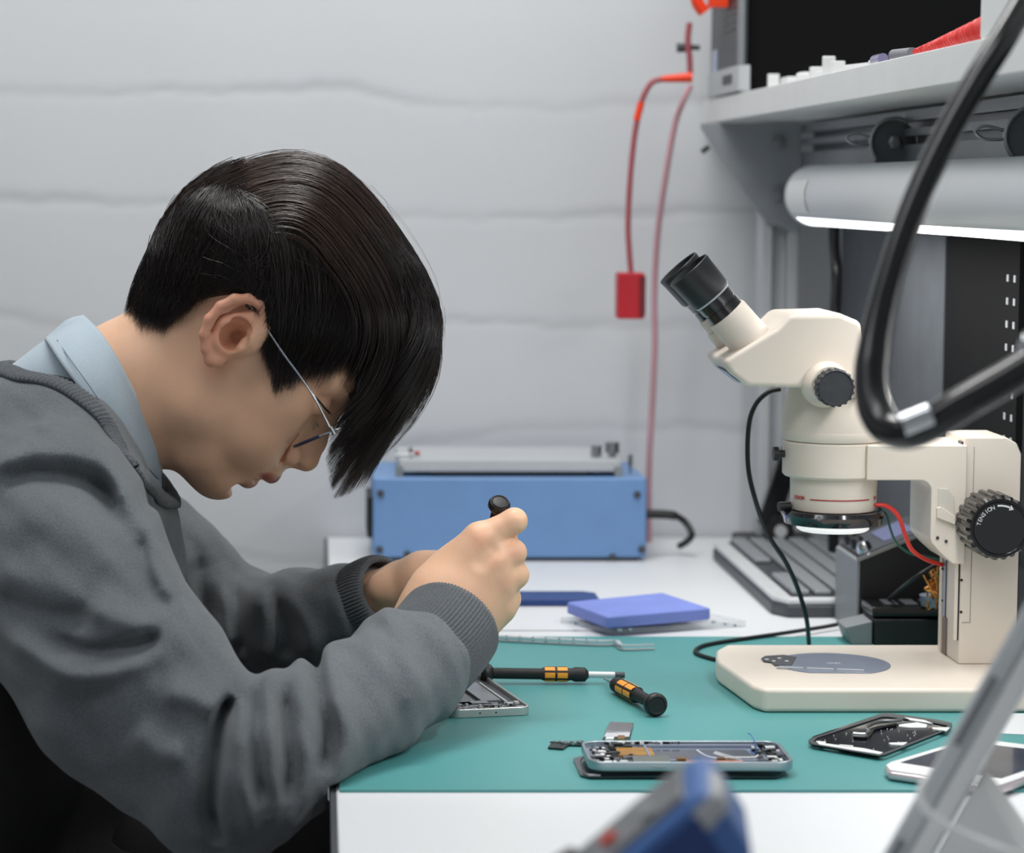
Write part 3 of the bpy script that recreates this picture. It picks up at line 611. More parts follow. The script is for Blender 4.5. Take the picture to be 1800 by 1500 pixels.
tag(build('white_card', MB().prism(rnd([(1752, 1256), (1960, 1256), (1960, 1300), (1738, 1290)], MZ), .0006, (0, 0, MZ + .0001)), M['white']), 'white card lying on the mat right of the black cover', 'card')

# ================================================================ MICROSCOPE
CR = M['cream']
SX = (1466 - CX) * 2.14 / FPX; SX = at(1464, 800, 2.14).x; SY = 2.14
bz0 = MZ; bz1 = MZ + .0195
ms = thing('stereo_microscope', 'cream stereo microscope with black eyepieces standing on the teal mat', 'microscope', (.5, 2.14, MZ))
bp = rnd([(1276, 1133), (1259, 1142), (1258, 1154), (1262, 1162), (1322, 1204), (1342, 1211), (1860, 1211), (1860, 1133)], bz1)
build('base', MB().prism(bp, bz1 - bz0, (0, 0, bz0)), CR, ms, bevel=.004, seg=4)
# round stage plate
sc_ = onz(1463, 1168, bz1); sr = .0475
cpoly = [(sc_.x + sr * math.cos(t), sc_.y + sr * math.sin(t)) for t in np.linspace(math.radians(-62), math.radians(236), 50)]
sp = thing('round_plate', 'thin round blue-grey plate lying on the microscope base', 'plate', sc_)
build('plate', MB().prism(cpoly, .0008, (0, 0, bz1 + .0001)), M['bluegrey'], sp, bevel=.0002)
tl_ = MB().prism(rnd([(1338, 1160), (1345, 1156), (1378, 1154), (1400, 1158), (1392, 1172), (1362, 1172), (1356, 1167), (1342, 1165)], bz1), .0012, (0, 0, bz1 + .0002))
build('camera_tab', tl_, M['darkgrey'], sp, bevel=.0002)
for x, y in ((1348, 1160), (1360, 1163), (1383, 1163), (1370, 1158)):
    p = onz(x, y, bz1 + .0014); build('lens_hole', MB().cyl(p, p + Vector((0, 0, .0006)), .0017), M['whiteplastic'], sp, smooth=True)
y_s = sc_.y + sr * math.sin(math.radians(-60))
ea = onz(1362, 1176, bz1); eb = onz(1522, 1182, bz1)
for i in range(3):
    u = ea.lerp(eb, i / 3 + .02); v = ea.lerp(eb, (i + 1) / 3 - .02)
    build('edge_strip', MB().tube([Vector((u.x, u.y, bz1 + .0012)), Vector((v.x, v.y, bz1 + .0012))], .0010, 6), M['lightgrey'], sp)
p = onz(1465, 1168, bz1)
letters('mark', '(mo)', .006, M['whiteplastic'], (p.x, p.y, bz1 + .001), (0, 0, 0), sp)
# column
cx0 = at(1684, 1180, 2.105).x; cx1 = at(1786, 1180, 2.105).x; ctz = at(1740, 769, 2.105).z
prof = rrect(cx1 - cx0 + .001, .34, .012)
colp = MB().prism([(cx0, bz1), (cx1, bz1), (cx1, ctz - .014), (cx1 - .004, ctz - .005), (cx1 - .013, ctz), (cx0 + .0005, ctz)], .065, (0, 2.105, 0), 'y')
build('column', colp, CR, ms, bevel=.0015)
build('seam_line', MB().span((cx0 + .0088, 2.1046, bz1 + .035), (cx0 + .0092, 2.1052, ctz - .008)).span((cx0 + .002, 2.1046, bz1 + .035), (cx0 + .0092, 2.1052, bz1 + .0354)), M['grey'], ms)
build('dark_gap', MB().span((cx0 - .0008, 2.1065, bz1 + .02), (cx0 + .0002, 2.12, ctz - .004)), M['black'], ms)
cax = at(1648, 1100, 2.17).x; cax2 = at(1662, 1100, 2.165).x
build('rail_strip', MB().span((cax, 2.160, bz1), (cax2, 2.168, at(1650, 960, 2.16).z)), CR, ms, bevel=.0005)
build('rail_strip', MB().span((cx0 - .004, 2.107, bz1 + .02), (cx0 - .0008, 2.111, ctz - .02)), CR, ms, bevel=.0005)
rc0 = at(1662, 990, 2.14); build('rail_recess', MB().span((rc0.x + .003, 2.150, bz1 + .032), (cx0 - .001, 2.160, at(1650, 960, 2.15).z)), M['bluegrey'], ms, bevel=.001)
build('rail_foot', MB().span((rc0.x + .004, 2.145, bz1), (cx0 - .001, 2.158, bz1 + .032)), mat('warm_brown_metal', (120, 104, 94), .5), ms)
for (px, py) in ((1683, 1012), (1681, 1075), (1690, 1020), (1689, 1076), (1657, 1000), (1657, 1056)):
    c = at(px, py, 2.106 if px > 1685 else (2.149 if px > 1660 else 2.159)); build('rail_screw', MB().cyl(c, c + Vector((0, -.001, 0)), .0012, n=12), M['black'], ms)
# carriage + arm
hx0 = at(1637, 870, 2.10).x; hx1 = at(1699, 870, 2.10).x
az1 = at(1600, 783, 2.10).z; az0 = at(1600, 845, 2.10).z; hz = at(1660, 992, 2.10).z
arm = [(SX + .02, az1), (hx1, az1), (hx1, hz), (hx1 - .010, hz), (hx0 + .008, hz + .010), (hx0 + .001, hz + .018), (hx0, az0 - .002 - .045), (hx0, az0 - .012)]
for k in range(7):
    a = PI * 0 + (PI / 2) * k / 6; arm.append((hx0 - .009 + .009 * math.cos(a), az0 - .009 + .009 * math.sin(a)))
arm += [(SX + .02, az0)]
build('focus_arm', MB().prism(arm, .075, (0, 2.10, 0), 'y'), CR, ms, bevel=.0012)
w0 = at(1649, 856, 2.099); w1 = at(1678, 918, 2.099)
wl = [(w0.x, w0.z - .001), (w1.x - .006, w0.z - .002), (w1.x - .001, w0.z - .008), (w1.x, w1.z), (w0.x, w1.z + .006)]
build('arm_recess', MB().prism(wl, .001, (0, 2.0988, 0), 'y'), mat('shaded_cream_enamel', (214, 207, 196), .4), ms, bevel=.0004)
build('recess_ledge', MB().prism([(w0.x - .001, w1.z + .012), (w0.x + .002, w1.z + .013), (w1.x, w1.z + .005), (w1.x, w1.z - .002), (w0.x - .001, w1.z + .004)], .004, (0, 2.096, 0), 'y'), CR, ms, bevel=.0006)
for (px, py) in ((1648, 946), (1663, 952)):
    c = at(px, py, 2.0995); build('arm_screw', MB().cyl(c, c + Vector((0, -.0005, 0)), .0014, n=14), M['darkgrey'], ms)
# collar
zc1 = at(1464, 782, 2.098).z; zc0 = at(1464, 846, 2.098).z; rC = .0418
build('collar', MB().lathe([(0, rC - .002), (.002, rC), (zc1 - zc0 - .0015, rC), (zc1 - zc0, rC - .0015)], (SX, SY, zc0), (0, 0, 1), 72), CR, ms, smooth=True)
build('collar_split', MB().span((at(1501, 810, 2.1).x, SY - rC - .0003 + .003, zc0 + .001), (at(1502, 810, 2.1).x, SY - rC + .006, zc1 - .001)), M['darkgrey'], ms)
c = at(1490, 806, 2.103); build('collar_hole', MB().cyl(c, c + Vector((0, -.0012 - .0006, 0)), .0014, n=14), M['black'], ms)
c = at(1377, 797, 2.14); build('lock_screw', MB().cyl((SX - rC - .008, SY - .004, c.z), (SX - rC + .002, SY - .004, c.z), .0032).cyl((SX - rC - .009, SY - .004, c.z), (SX - rC - .005, SY - .004, c.z), .0062, n=16), M['black'], ms, smooth=True)
# body of the head
zb = at(1464, 764, 2.095).z; zn = at(1464, 690, 2.095).z
build('neck_ring', MB().lathe([(0, rC - .0004), (.0012, rC + .0004), (zb - zc1 - .0012, rC + .0016), (zb - zc1, rC + .001)], (SX, SY, zc1 + .0006), (0, 0, 1), 72), CR, ms, smooth=True)
build('neck', MB().lathe([(0, rC + .0012), (.014, rC + .001), (.034, rC - .004), (.062, rC - .009)], (SX, SY, zb), (0, 0, 1), 72), CR, ms, smooth=True)
def hp_(px, py): p = at(px, py, 2.097); return (p.x, p.z)
bk_ = [hp_(1440, 600), hp_(1512, 590), hp_(1532, 612), hp_(1560, 650), hp_(1577, 700), hp_(1577, 752), hp_(1440, 756)]
build('rear_housing', MB().prism([hp_(1398, 660), hp_(1400, 600), hp_(1512, 590), hp_(1532, 612), hp_(1558, 650), hp_(1575, 700), hp_(1575, 742), hp_(1540, 757), hp_(1520, 700)], .062, (0, 2.109, 0), 'y'), CR, ms, bevel=.006, seg=4)
hd = [hp_(*q_) for q_ in ((1269, 634), (1364, 577), (1388, 553), (1476, 551), (1512, 566), (1516, 600), (1512, 700), (1430, 700), (1418, 682), (1314, 679), (1284, 657))]
build('prism_head', MB().prism(hd, .098, (0, 2.092, 0), 'y'), CR, ms, bevel=.0045, seg=4)
build('head_label', MB().add([at(1283, 652, 2.090) + Vector((-.0012, .02, -.0012)), at(1314, 677, 2.090) + Vector((-.0006, .02, -.0015)), at(1314, 677, 2.09) + Vector((-.0006, .07, -.0015)), at(1283, 652, 2.09) + Vector((-.0012, .07, -.0012))], [(0, 1, 2, 3)]), mat('pale_blue_label', (160, 175, 205), .4), ms)
# zoom knob with boss
kc = at(1466, 681, 2.07)
build('knob_boss', MB().lathe([(0, .020), (.02, .0165), (.024, .0155)], (kc.x - .002, 2.098, kc.z + .001), (0, -1, 0), 40), CR, ms, smooth=True)
def ribbed(c, r, depth, ax, n=24, dr=.0009, face=.82):
    m = MB(); ax = Vector(ax).normalized(); q_ = ax.to_track_quat('Z', 'Y').to_matrix(); N = n * 6; prof = [(0, 1), (depth * .1, 1), (depth * .9, 1), (depth, .93), (depth, face), (depth - .0012, face - .04)]
    vs = []
    for (h, k) in prof:
        for i in range(N):
            a = 2 * PI * i / N; rr = (r + (dr * (1 if (i % 6) < 3 else -1) if k == 1 else 0)) * k
            vs.append(Vector(c) + q_ @ Vector((rr * math.cos(a), rr * math.sin(a), h)))
    fs = [(j * N + i, j * N + (i + 1) % N, (j + 1) * N + (i + 1) % N, (j + 1) * N + i) for j in range(len(prof) - 1) for i in range(N)] + [tuple(range((len(prof) - 1) * N, len(prof) * N))]
    return m.add(vs, fs)
build('zoom_knob', ribbed((kc.x, 2.075, kc.z), .0152, .014, (0, -1, 0), 18, .0005, .9), mat('worn_black_plastic', (50, 52, 56), .5, var=.15, vscale=120, bump=.2), ms, smooth=True, angle=25)
# eyepieces
ad = Vector((-.665, 0, .747)).normalized()
for i, (yy) in enumerate((2.116, 2.176)):
    o_ = at(1330, 612, 2.116); o_.y = yy
    build('eyepiece_tube', MB().lathe([(-.012, .0175), (0, .0178), (.037, .0176), (.0385, .0168)], o_, ad, 48), CR, ms, smooth=True)
    build('tube_collar', MB().lathe([(.0386, .0160), (.046, .0158), (.0462, .0150), (.048, .0150), (.0482, .0158), (.055, .0160)], o_, ad, 48), M['blackgloss'], ms, smooth=True)
    build('white_scale_ring', MB().lathe([(.0555, .0165), (.0572, .0172)], o_, ad, 48), M['lightgrey'], ms, smooth=True)
    cup = build('eyecup', MB().lathe([(.0575, .0178), (.060, .0186), (.080, .0192), (.0862, .0197), (.0868, .0190), (.080, .0172), (.066, .0160), (.064, .001)], o_, ad, 48, False), mat('eyecup_rubber', (34, 35, 38), .38), ms, smooth=True)
    if i: build('diopter_ring', MB().lathe([(.006, .0195), (.020, .0198), (.026, .019)], o_, ad, 48), CR, ms, smooth=True)
# objective and ring light
zo1 = zc0; zo0 = at(1464, 905, 2.105).z
build('objective', MB().lathe([(0, .034), (.001, .0352), (.005, .0357), (.010, .0357), (zo1 - zo0, .0362)], (SX + .001, SY, zo0), (0, 0, 1), 72), CR, ms, smooth=True)
ra = []; 
zr = at(1464, 882, 2.105).z
vs = []; fs = []; n = 30
for i in range(n + 1):
    a = math.radians(-90 - 43 + 86 * i / n)
    for dz in (0, .0011): vs.append((SX + .001 + .03605 * math.cos(a), SY + .03605 * math.sin(a), zr + dz))
build('red_line', MB().add(vs, [(2 * i, 2 * i + 2, 2 * i + 3, 2 * i + 1) for i in range(n)]), mat('red_print', (176, 60, 64), .5), ms)
for (a_, tx) in ((-152, 'ZOOM'), (-32, '1:1')):
    a = math.radians(a_); 
    letters('lens_marking', tx, .0045, M['red'], (SX + .001 + .0362 * math.cos(a), SY + .0362 * math.sin(a), zr + .001), (PI / 2, 0, a + PI / 2), ms)
z1_ = zo0; zl = at(1464, 932, 2.10).z
build('ring_light_body', MB().lathe([(0, .036), (.001, .0405), (.006, .0415), (.009, .0435), (z1_ - zl, .042)], (SX + .001, SY, zl), (0, 0, 1), 72), M['glassdark'], ms, smooth=True)
build('led_ring', MB().lathe([(-.0045, .0275), (-.003, .0300), (0, .0302), (.0004, .033), (.003, .0345)], (SX + .001, SY, zl - .001), (0, 0, 1), 72), M['ledring'], ms, smooth=True)
rb = MB()
for i in range(46):
    a = 2 * PI * i / 46; rb.lathe([(0, .0012), (.001, .0012), (.0016, .0005)], (SX + .001 + .0335 * math.cos(a), SY + .0335 * math.sin(a), zl + .0015), (math.cos(a), math.sin(a), -.4), 8)
s_ = build('led_bead', rb, mat('led_bead_white', (235, 238, 250), .2, emit=.8), ms, smooth=True); s_['kind'] = 'stuff'
c = at(1440, 912, 2.095); build('ring_highlight_screw', MB().lathe([(0, .002), (.0012, .0018)], (c.x, 2.0975, c.z), (0, -1, 0), 16), M['chrome'], ms)
c = at(1376, 892, 2.13); build('ring_thumbscrew', MB().cyl((SX - .046, SY - .006, c.z), (SX - .036, SY - .004, c.z), .004), M['black'], ms, smooth=True)
# focus knob
fc_ = at(1758, 929, 2.060)
build('focus_knob', ribbed((fc_.x, 2.1045, fc_.z), .0258, .0445, (0, -1, 0), 22, .0010, .84), M['blackgloss'], ms, smooth=True, angle=25)
build('knob_face', MB().lathe([(0, .0214), (.0012, .0210)], (fc_.x, 2.0615, fc_.z), (0, -1, 0), 48), M['black'], ms, smooth=True)
txt = 'TENSION'
for i, ch_ in enumerate(txt):
    a = math.radians(168 - i * 9.5); r = .0176
    letters('letter', ch_, .0046, M['whiteplastic'], (fc_.x + r * math.cos(a), 2.0596, fc_.z + r * math.sin(a)), (PI / 2, -(a - PI / 2), 0), ms)
ar = MB(); n = 12; vs = []
for i in range(n + 1):
    a = math.radians(98 - 34 * i / n)
    for r in (.0178, .0192): vs.append((fc_.x + r * math.cos(a), 2.0597, fc_.z + r * math.sin(a)))
ar.add(vs, [(2 * i, 2 * i + 2, 2 * i + 3, 2 * i + 1) for i in range(n)])
a = math.radians(60); b = math.radians(66)
ar.add([(fc_.x + .0160 * math.cos(b), 2.0597, fc_.z + .0160 * math.sin(b)), (fc_.x + .0208 * math.cos(b), 2.0597, fc_.z + .0208 * math.sin(b)), (fc_.x + .0185 * math.cos(math.radians(55)), 2.0597, fc_.z + .0185 * math.sin(math.radians(55)))], [(0, 1, 2)])
build('arrow_mark', ar, M['whiteplastic'], ms)
# wires of the ring light and cables
tag(build('red_wire', MB().tube([at(1538, 888, 2.12), at(1556, 889, 2.12), at(1573, 900, 2.12), at(1583, 916, 2.12), at(1592, 944, 2.13), at(1604, 968, 2.14), at(1628, 984, 2.15), at(1656, 993, 2.16)], .0018), M['redwire'], smooth=True), 'bright red wire curving from the ring light to the microscope rail', 'wire')
tag(build('green_wire', MB().tube([at(1542, 890, 2.14), at(1558, 905, 2.14), at(1565, 930, 2.14), at(1576, 955, 2.15), at(1600, 973, 2.16), at(1630, 979, 2.17), at(1656, 984, 2.17)], .0011), M['greenwire'], smooth=True), 'thin green wire beside the red one behind the lens', 'wire')
tag(build('grey_cable', MB().tube([at(1372, 684, 2.2), at(1350, 690, 2.2), at(1328, 712, 2.2), at(1316, 750, 2.2), at(1315, 820, 2.2), at(1328, 880, 2.2), at(1350, 940, 2.22), at(1382, 990, 2.24), at(1404, 1040, 2.26), at(1418, 1090, 2.27), onz(1422, 1132, MZ + .003)], .0021), M['black'], smooth=True), 'thin dark cable looping down left of the microscope to behind its base', 'cable')
tag(build('black_cable', MB().tube([at(1650, 990, 2.24), at(1600, 1022, 2.24), onz(1535, 1075, TZ + .016), onz(1480, 1096, TZ + .006), onz(1400, 1110, MZ + .003), onz(1330, 1120, MZ + .002), onz(1262, 1130, MZ + .002), onz(1232, 1137, MZ + .002), onz(1222, 1146, MZ + .002), onz(1234, 1153, MZ + .002), onz(1258, 1160, MZ + .002)], .0019), M['rubber'], smooth=True), 'black cable crossing the mat edge and hooking round under the microscope base', 'cable')

# ================================================================ FOREGROUND
gp = [(1990, -330, 1.54), (1900, -180, 1.52), (1850, -90, 1.50), (1808, -10, 1.48), (1762, 70, 1.46), (1712, 150, 1.45), (1660, 245, 1.44), (1612, 350, 1.43), (1573, 460, 1.42), (1545, 570, 1.41), (1533, 650, 1.40), (1536, 710, 1.39), (1556, 748, 1.38), (1590, 760, 1.37), (1630, 748, 1.365), (1690, 712, 1.36), (1760, 672, 1.36), (1850, 622, 1.36), (1950, 600, 1.36)]
ga = thing('gooseneck_lamp', 'lamp with a thick black bent arm looping in front of the microscope', 'lamp', at(1950, 600, 1.36))
G = [at(*p) for p in gp]
build('tube', MB().tube(G, lambda t: .0078 if t < .45 else .0078 + .002 * (t - .45) / .1 if t < .55 else .0098 - .001 * (t - .55), 24, 8), M['blackgloss'], ga, smooth=True)
e = G[-1]
hd_ = G[0]; tg_ = Vector((.14, 1.93, .80)); dn_ = (tg_ - hd_).normalized()
build('lamp_shade', MB().lathe([(-.03, .012), (-.02, .03), (.03, .055), (.032, .053), (-.015, .027)], hd_, dn_, 36, False), M['black'], ga, smooth=True)
sl0 = bpy.data.lights.new('gooseneck_light_source', 'SPOT'); sl0.energy = 22; sl0.spot_size = math.radians(40); sl0.spot_blend = .9; sl0.shadow_soft_size = .035; sl0.color = (1, .99, .97)
slo = bpy.data.objects.new('gooseneck_light_source', sl0); COL.objects.link(slo); slo.location = hd_ + dn_ * .035; slo.rotation_euler = dn_.to_track_quat('-Z', 'Y').to_euler()
build('post', MB().tube([e, e + Vector((.06, .02, -.02)), e + Vector((.12, .03, -.08)), Vector((e.x + .13, e.y + .03, TZ + .02))], .0095, 16), M['blackgloss'], ga, smooth=True)
build('clamp_base', MB().cyl((e.x + .13, e.y + .03, TZ + .0005), (e.x + .13, e.y + .03, TZ + .03), .035, .03), M['black'], ga, smooth=True)
j = at(1608, 742, 1.36); build('chrome_joint', MB().cyl(at(1584, 748, 1.352), at(1634, 728, 1.352), .0062), M['chrome'], ga, smooth=True)
j = at(1795, 618, 1.37); build('chrome_screw', MB().cyl(j, j + Vector((.004, 0, .010)), .003).cyl(j + Vector((.001, 0, .004)), j + Vector((.01, -.002, .006)), .005), M['chrome'], ga, smooth=True)
# blue multimeter
def P2(px, py, Y): p = at(px, py, Y); return p
mY = 1.06; mmW = .075
mm = thing('multimeter', 'blurred blue multimeter leaning in the foreground', 'multimeter', (.19, 1.15, TZ))
a0 = P2(1244, 1384, mY); a1 = P2(1036, 1566, mY)
up_ = (a0 - a1); up_.y = 0; up_.normalize(); back = Vector((up_.z, 0, -up_.x))
Lm = (a0.z - TZ) / up_.z
def mmP(u, t): return a0 - up_ * u + back * t
def prf(pts): return [(mmP(u, t).x, mmP(u, t).z) for u, t in pts]
Tt = .040
Rm = Matrix.Translation(a0) @ Matrix.Rotation(-math.atan(.13), 4, 'Z') @ Matrix.Translation(-a0)
bm_ = lambda n, mb, m, par, **k: build(n, xfm(mb, Rm), m, par, **k)
kq = up_.x / up_.z
hol = [(0, .002), (.0, .008), (.004, Tt - .006), (.012, Tt), (Lm - kq * Tt - .002, Tt), (Lm - .002, 0), (.006, 0)]
bm_('holster', MB().prism(prf(hol), mmW, (0, mY, 0), 'y'), M['metblue'], mm, bevel=.004, seg=3)
bm_('side_panel', MB().prism(prf([(.012, .006), (.016, Tt - .006), (Lm - .05, Tt - .004), (Lm - .045, .006)]), .003, (0, mY - .002, 0), 'y'), M['navy'], mm, bevel=.001)
bm_('face', MB().prism(prf([(.012, -.003), (.012, .0005), (Lm - .04, .0005), (Lm - .04, -.003)]), mmW - .016, (0, mY + .008, 0), 'y'), mat('meter_face_grey', (120, 124, 128), .4, var=.3, vscale=60), mm, bevel=.001)
for k in range(3):
    c = mmP(.03 + k * .022, -.004); bm_('button', MB().cyl((c.x, mY + .02 + .01 * k, c.z), Vector((c.x, mY + .02 + .01 * k, c.z)) - back * .002, .004), M['orange'] if k == 1 else M['lightgrey'], mm, smooth=True)
c = mmP(.085, -.003); bm_('dial', MB().lathe([(0, .018), (.006, .016), (.007, .012)], (c.x, mY + .043, c.z), -back, 32), M['black'], mm, smooth=True)
bm_('end_cap', MB().prism(prf([(-.002, .003), (-.002, .013), (.014, .016), (.014, .003)]), mmW * .6, (0, mY - .001, 0), 'y'), M['lightgrey'], mm, bevel=.003)
sp_ = mmP(.05, Tt)
bm_('kick_stand', MB().prism([(sp_.x, sp_.z), (sp_.x + .006, sp_.z), (sp_.x + .035, TZ + .0005), (sp_.x + .029, TZ + .0005)], mmW * .6, (0, mY + .015, 0), 'y'), mat('pale_blue_rubber', (140, 155, 185), .45), mm, bevel=.002)
# tablet on a white folded stand
tY = 1.30
tb = thing('tablet', 'pale edge-on tablet leaning on a white stand at bottom right', 'tablet', (.3, 1.35, TZ))
t0 = P2(1527, 1545, tY); t1 = P2(1774, 1110, tY); d = (t1 - t0); d.y = 0; d.normalize()
e_ = Vector((.300, 1, -.172)); e_ = (e_ - d * e_.dot(d)).normalized(); bk2 = e_.cross(d).normalized()
if bk2.x < 0: bk2 = -bk2
base_u = (TZ + .032 - t0.z) / d.z
def tP(u, t): return t0 + d * u + bk2 * t
Lt = .24
def slab(u0, u1, a, b, w0, w1):
    vs = [tP(u, t) + e_ * w for w in (w0, w1) for u, t in ((u0, a), (u1, a), (u1, b), (u0, b))]
    return MB().add(vs, [(0, 1, 2, 3), (7, 6, 5, 4), (0, 4, 5, 1), (1, 5, 6, 2), (2, 6, 7, 3), (3, 7, 4, 0)])
build('shell', slab(base_u, base_u + Lt, 0, .0105, 0, .16), mat('tablet_grey', (200, 204, 206), .4, .1), tb, bevel=.003, seg=3)
build('back_cover', slab(base_u + .004, base_u + Lt - .002, .0106, .0215, .001, .158), M['whiteplastic'], tb, bevel=.003, seg=3)
build('side_button', slab(base_u + .115, base_u + .155, .003, .0075, -.001, .001), M['grey'], tb)
build('side_button', slab(base_u + .045, base_u + .058, .003, .0075, -.001, .001), M['grey'], tb)
ws = thing('stand_wedge', 'white wedge-shaped tablet stand under the leaning tablet', 'stand', (.36, 1.35, TZ))
ap = P2(1706, 1342, tY); uu = (ap.z - t0.z) / d.z
w1 = tP(uu, .0225); g1_ = tP(base_u, .0225); wx = at(1800, 1500, tY).x + .045
vs = []
for w in (.004, .11):
    o = e_ * w
    vs += [w1 + o, w1 + o + Vector((.004, 0, 0)), Vector((wx + o.x, tY + o.y, TZ + .0003)), Vector((g1_.x + .012 + o.x, tY + o.y, TZ + .0003)), g1_ + o]
build('wedge', MB().add(vs, [(0, 1, 2, 3, 4), (9, 8, 7, 6, 5)] + [(k, (k + 1) % 5, 5 + (k + 1) % 5, 5 + k) for k in range(5)]), M['whiteplastic'], ws, bevel=.002)
tag(build('charging_cable', MB().tube([at(1632, 1368, 1.285), at(1620, 1385, 1.28), at(1618, 1408, 1.275), at(1636, 1432, 1.27), at(1670, 1455, 1.265), at(1720, 1478, 1.26), at(1790, 1505, 1.25), at(1900, 1560, 1.25)], .0022), M['whiteplastic'], smooth=True), 'white charging cable drooping from the side of the leaning tablet', 'cable')
# ================================================================ THE PERSON
class Vol:
    def __init__(s, lo, hi, h):
        s.lo = np.array(lo, float); s.h = h; s.n = np.ceil((np.array(hi, float) - s.lo) / h).astype(int) + 1
        s.f = np.full(s.n, 1.0, np.float32)
    def blk(s, lo, hi):
        a = np.clip(np.floor((np.array(lo) - s.lo) / s.h).astype(int), 0, s.n); b = np.clip(np.ceil((np.array(hi) - s.lo) / s.h).astype(int) + 1, 0, s.n)
        sl = tuple(slice(a[i], b[i]) for i in range(3))
        g = [(s.lo[i] + s.h * np.arange(a[i], b[i])).astype(np.float32).reshape([-1 if j == i else 1 for j in range(3)]) for i in range(3)]
        return sl, g
    def mix(s, sl, d, k, op):
        A = s.f[sl]
        if A.size == 0: return
        if op == 'u':
            hh = np.maximum(k - np.abs(A - d), 0) / k; s.f[sl] = np.minimum(A, d) - hh * hh * k * .25
        else:
            d = -d; hh = np.maximum(k - np.abs(A - d), 0) / k; s.f[sl] = np.maximum(A, d) + hh * hh * k * .25
    def cone(s, a, b, ra, rb, k=.004, op='u', flat=None):
        a = np.array(a, float); b = np.array(b, float); R = max(ra, rb) * (1 if flat is None else max(1, 1 / flat[1])) + k + 3 * s.h
        sl, (x, y, z) = s.blk(np.minimum(a, b) - R, np.maximum(a, b) + R); v = b - a; L2 = max(float(v @ v), 1e-12)
        px, py, pz = x - a[0], y - a[1], z - a[2]
        t = np.clip((px * v[0] + py * v[1] + pz * v[2]) / L2, 0, 1)
        qx, qy, qz = px - t * v[0], py - t * v[1], pz - t * v[2]
        if flat is not None:
            n, fk = flat; n = np.array(n, float); n /= np.linalg.norm(n); dn = (qx * n[0] + qy * n[1] + qz * n[2]) * (fk - 1)
            qx, qy, qz = qx + n[0] * dn, qy + n[1] * dn, qz + n[2] * dn
        d = np.sqrt(qx * qx + qy * qy + qz * qz) - (ra + (rb - ra) * t)
        s.mix(sl, d.astype(np.float32), k, op); return s
    def chain(s, P, R, k=.004, op='u', flat=None):
        for i in range(len(P) - 1): s.cone(P[i], P[i + 1], R[i], R[i + 1], k, op, flat)
        return s
    def ell(s, c, r, axes=None, k=.004, op='u'):
        c = np.array(c, float); r = np.array(r, float); Rm = r.max() + k + 3 * s.h
        sl, (x, y, z) = s.blk(c - Rm, c + Rm); A = np.eye(3) if axes is None else np.array(axes, float)
        px, py, pz = x - c[0], y - c[1], z - c[2]
        q = [px * A[i][0] + py * A[i][1] + pz * A[i][2] for i in range(3)]
        k0 = np.sqrt(sum((q[i] / r[i]) ** 2 for i in range(3))); k1 = np.sqrt(sum((q[i] / r[i] ** 2) ** 2 for i in range(3))) + 1e-9
        s.mix(sl, (k0 * (k0 - 1) / k1).astype(np.float32), k, op); return s
    def box(s, lo, hi, k=.003, op='s'):
        pad = k + 4 * s.h; sl, g = s.blk(np.array(lo) - pad, np.array(hi) + pad)
        q = [np.abs(g[i] - (lo[i] + hi[i]) / 2) - (hi[i] - lo[i]) / 2 for i in range(3)]
        d = np.maximum(np.maximum(q[0], q[1]), q[2]) + 0 * (g[0] + g[1] + g[2])
        s.mix(sl, d.astype(np.float32), k, op); return s
    def ridge(s, P, amp, w, ylo, yhi, soft=.02, taper=True):
        # fold running along P (world points), measured across the depth axis, limited to ylo..yhi
        P = np.array([tuple(p) for p in smooth_path(P, 4)], float); pad = w * 2.6
        lo = P.min(0) - pad; hi = P.max(0) + pad; lo[1] = ylo - soft; hi[1] = yhi + soft
        sl, (x, y, z) = s.blk(lo, hi); best = np.full((x.shape[0], 1, z.shape[2]), 1e9, np.float32); tt = np.zeros_like(best); n = len(P) - 1
        for i in range(n):
            a = P[i]; v = P[i + 1] - a; L2 = v[0] ** 2 + v[2] ** 2 + 1e-12
            t = np.clip(((x - a[0]) * v[0] + (z - a[2]) * v[2]) / L2, 0, 1); d = (x - a[0] - t * v[0]) ** 2 + (z - a[2] - t * v[2]) ** 2
            m = d < best; best = np.where(m, d, best); tt = np.where(m, (i + t) / n, tt)
        g = np.exp(-best / (w * w)) * amp
        if taper: g = g * np.clip(np.sin(np.clip(tt, 0.02, .98) * PI) * 1.8, 0, 1)
        my = np.clip((y - ylo) / soft + .5, 0, 1) * np.clip((yhi - y) / soft + .5, 0, 1)
        s.f[sl] -= (g * my).astype(np.float32); return s
    def mesh(s):
        f = s.f; n = s.n; c = f < 0
        cnt = np.zeros(n - 1, np.int8)
        for dx in (0, 1):
            for dy in (0, 1):
                for dz in (0, 1): cnt += c[dx:n[0] - 1 + dx, dy:n[1] - 1 + dy, dz:n[2] - 1 + dz]
        act = (cnt > 0) & (cnt < 8); I = np.argwhere(act); idx = np.full(n - 1, -1, np.int32); idx[act] = np.arange(len(I))
        cv = {}
        for dx in (0, 1):
            for dy in (0, 1):
                for dz in (0, 1): cv[dx, dy, dz] = f[I[:, 0] + dx, I[:, 1] + dy, I[:, 2] + dz]
        S = np.zeros((len(I), 3)); N = np.zeros(len(I)); K = list(cv)
        for a in K:
            for ax in range(3):
                if a[ax] == 0:
                    b = tuple(1 if i == ax else a[i] for i in range(3)); A, B = cv[a], cv[b]; m = (A < 0) != (B < 0)
                    t = np.where(m, A / np.where(m, A - B, 1), 0)
                    for i in range(3): S[:, i] += np.where(m, a[i] + (t if i == ax else 0), 0)
                    N += m
        V = s.lo + s.h * (I + S / N[:, None]); F = []
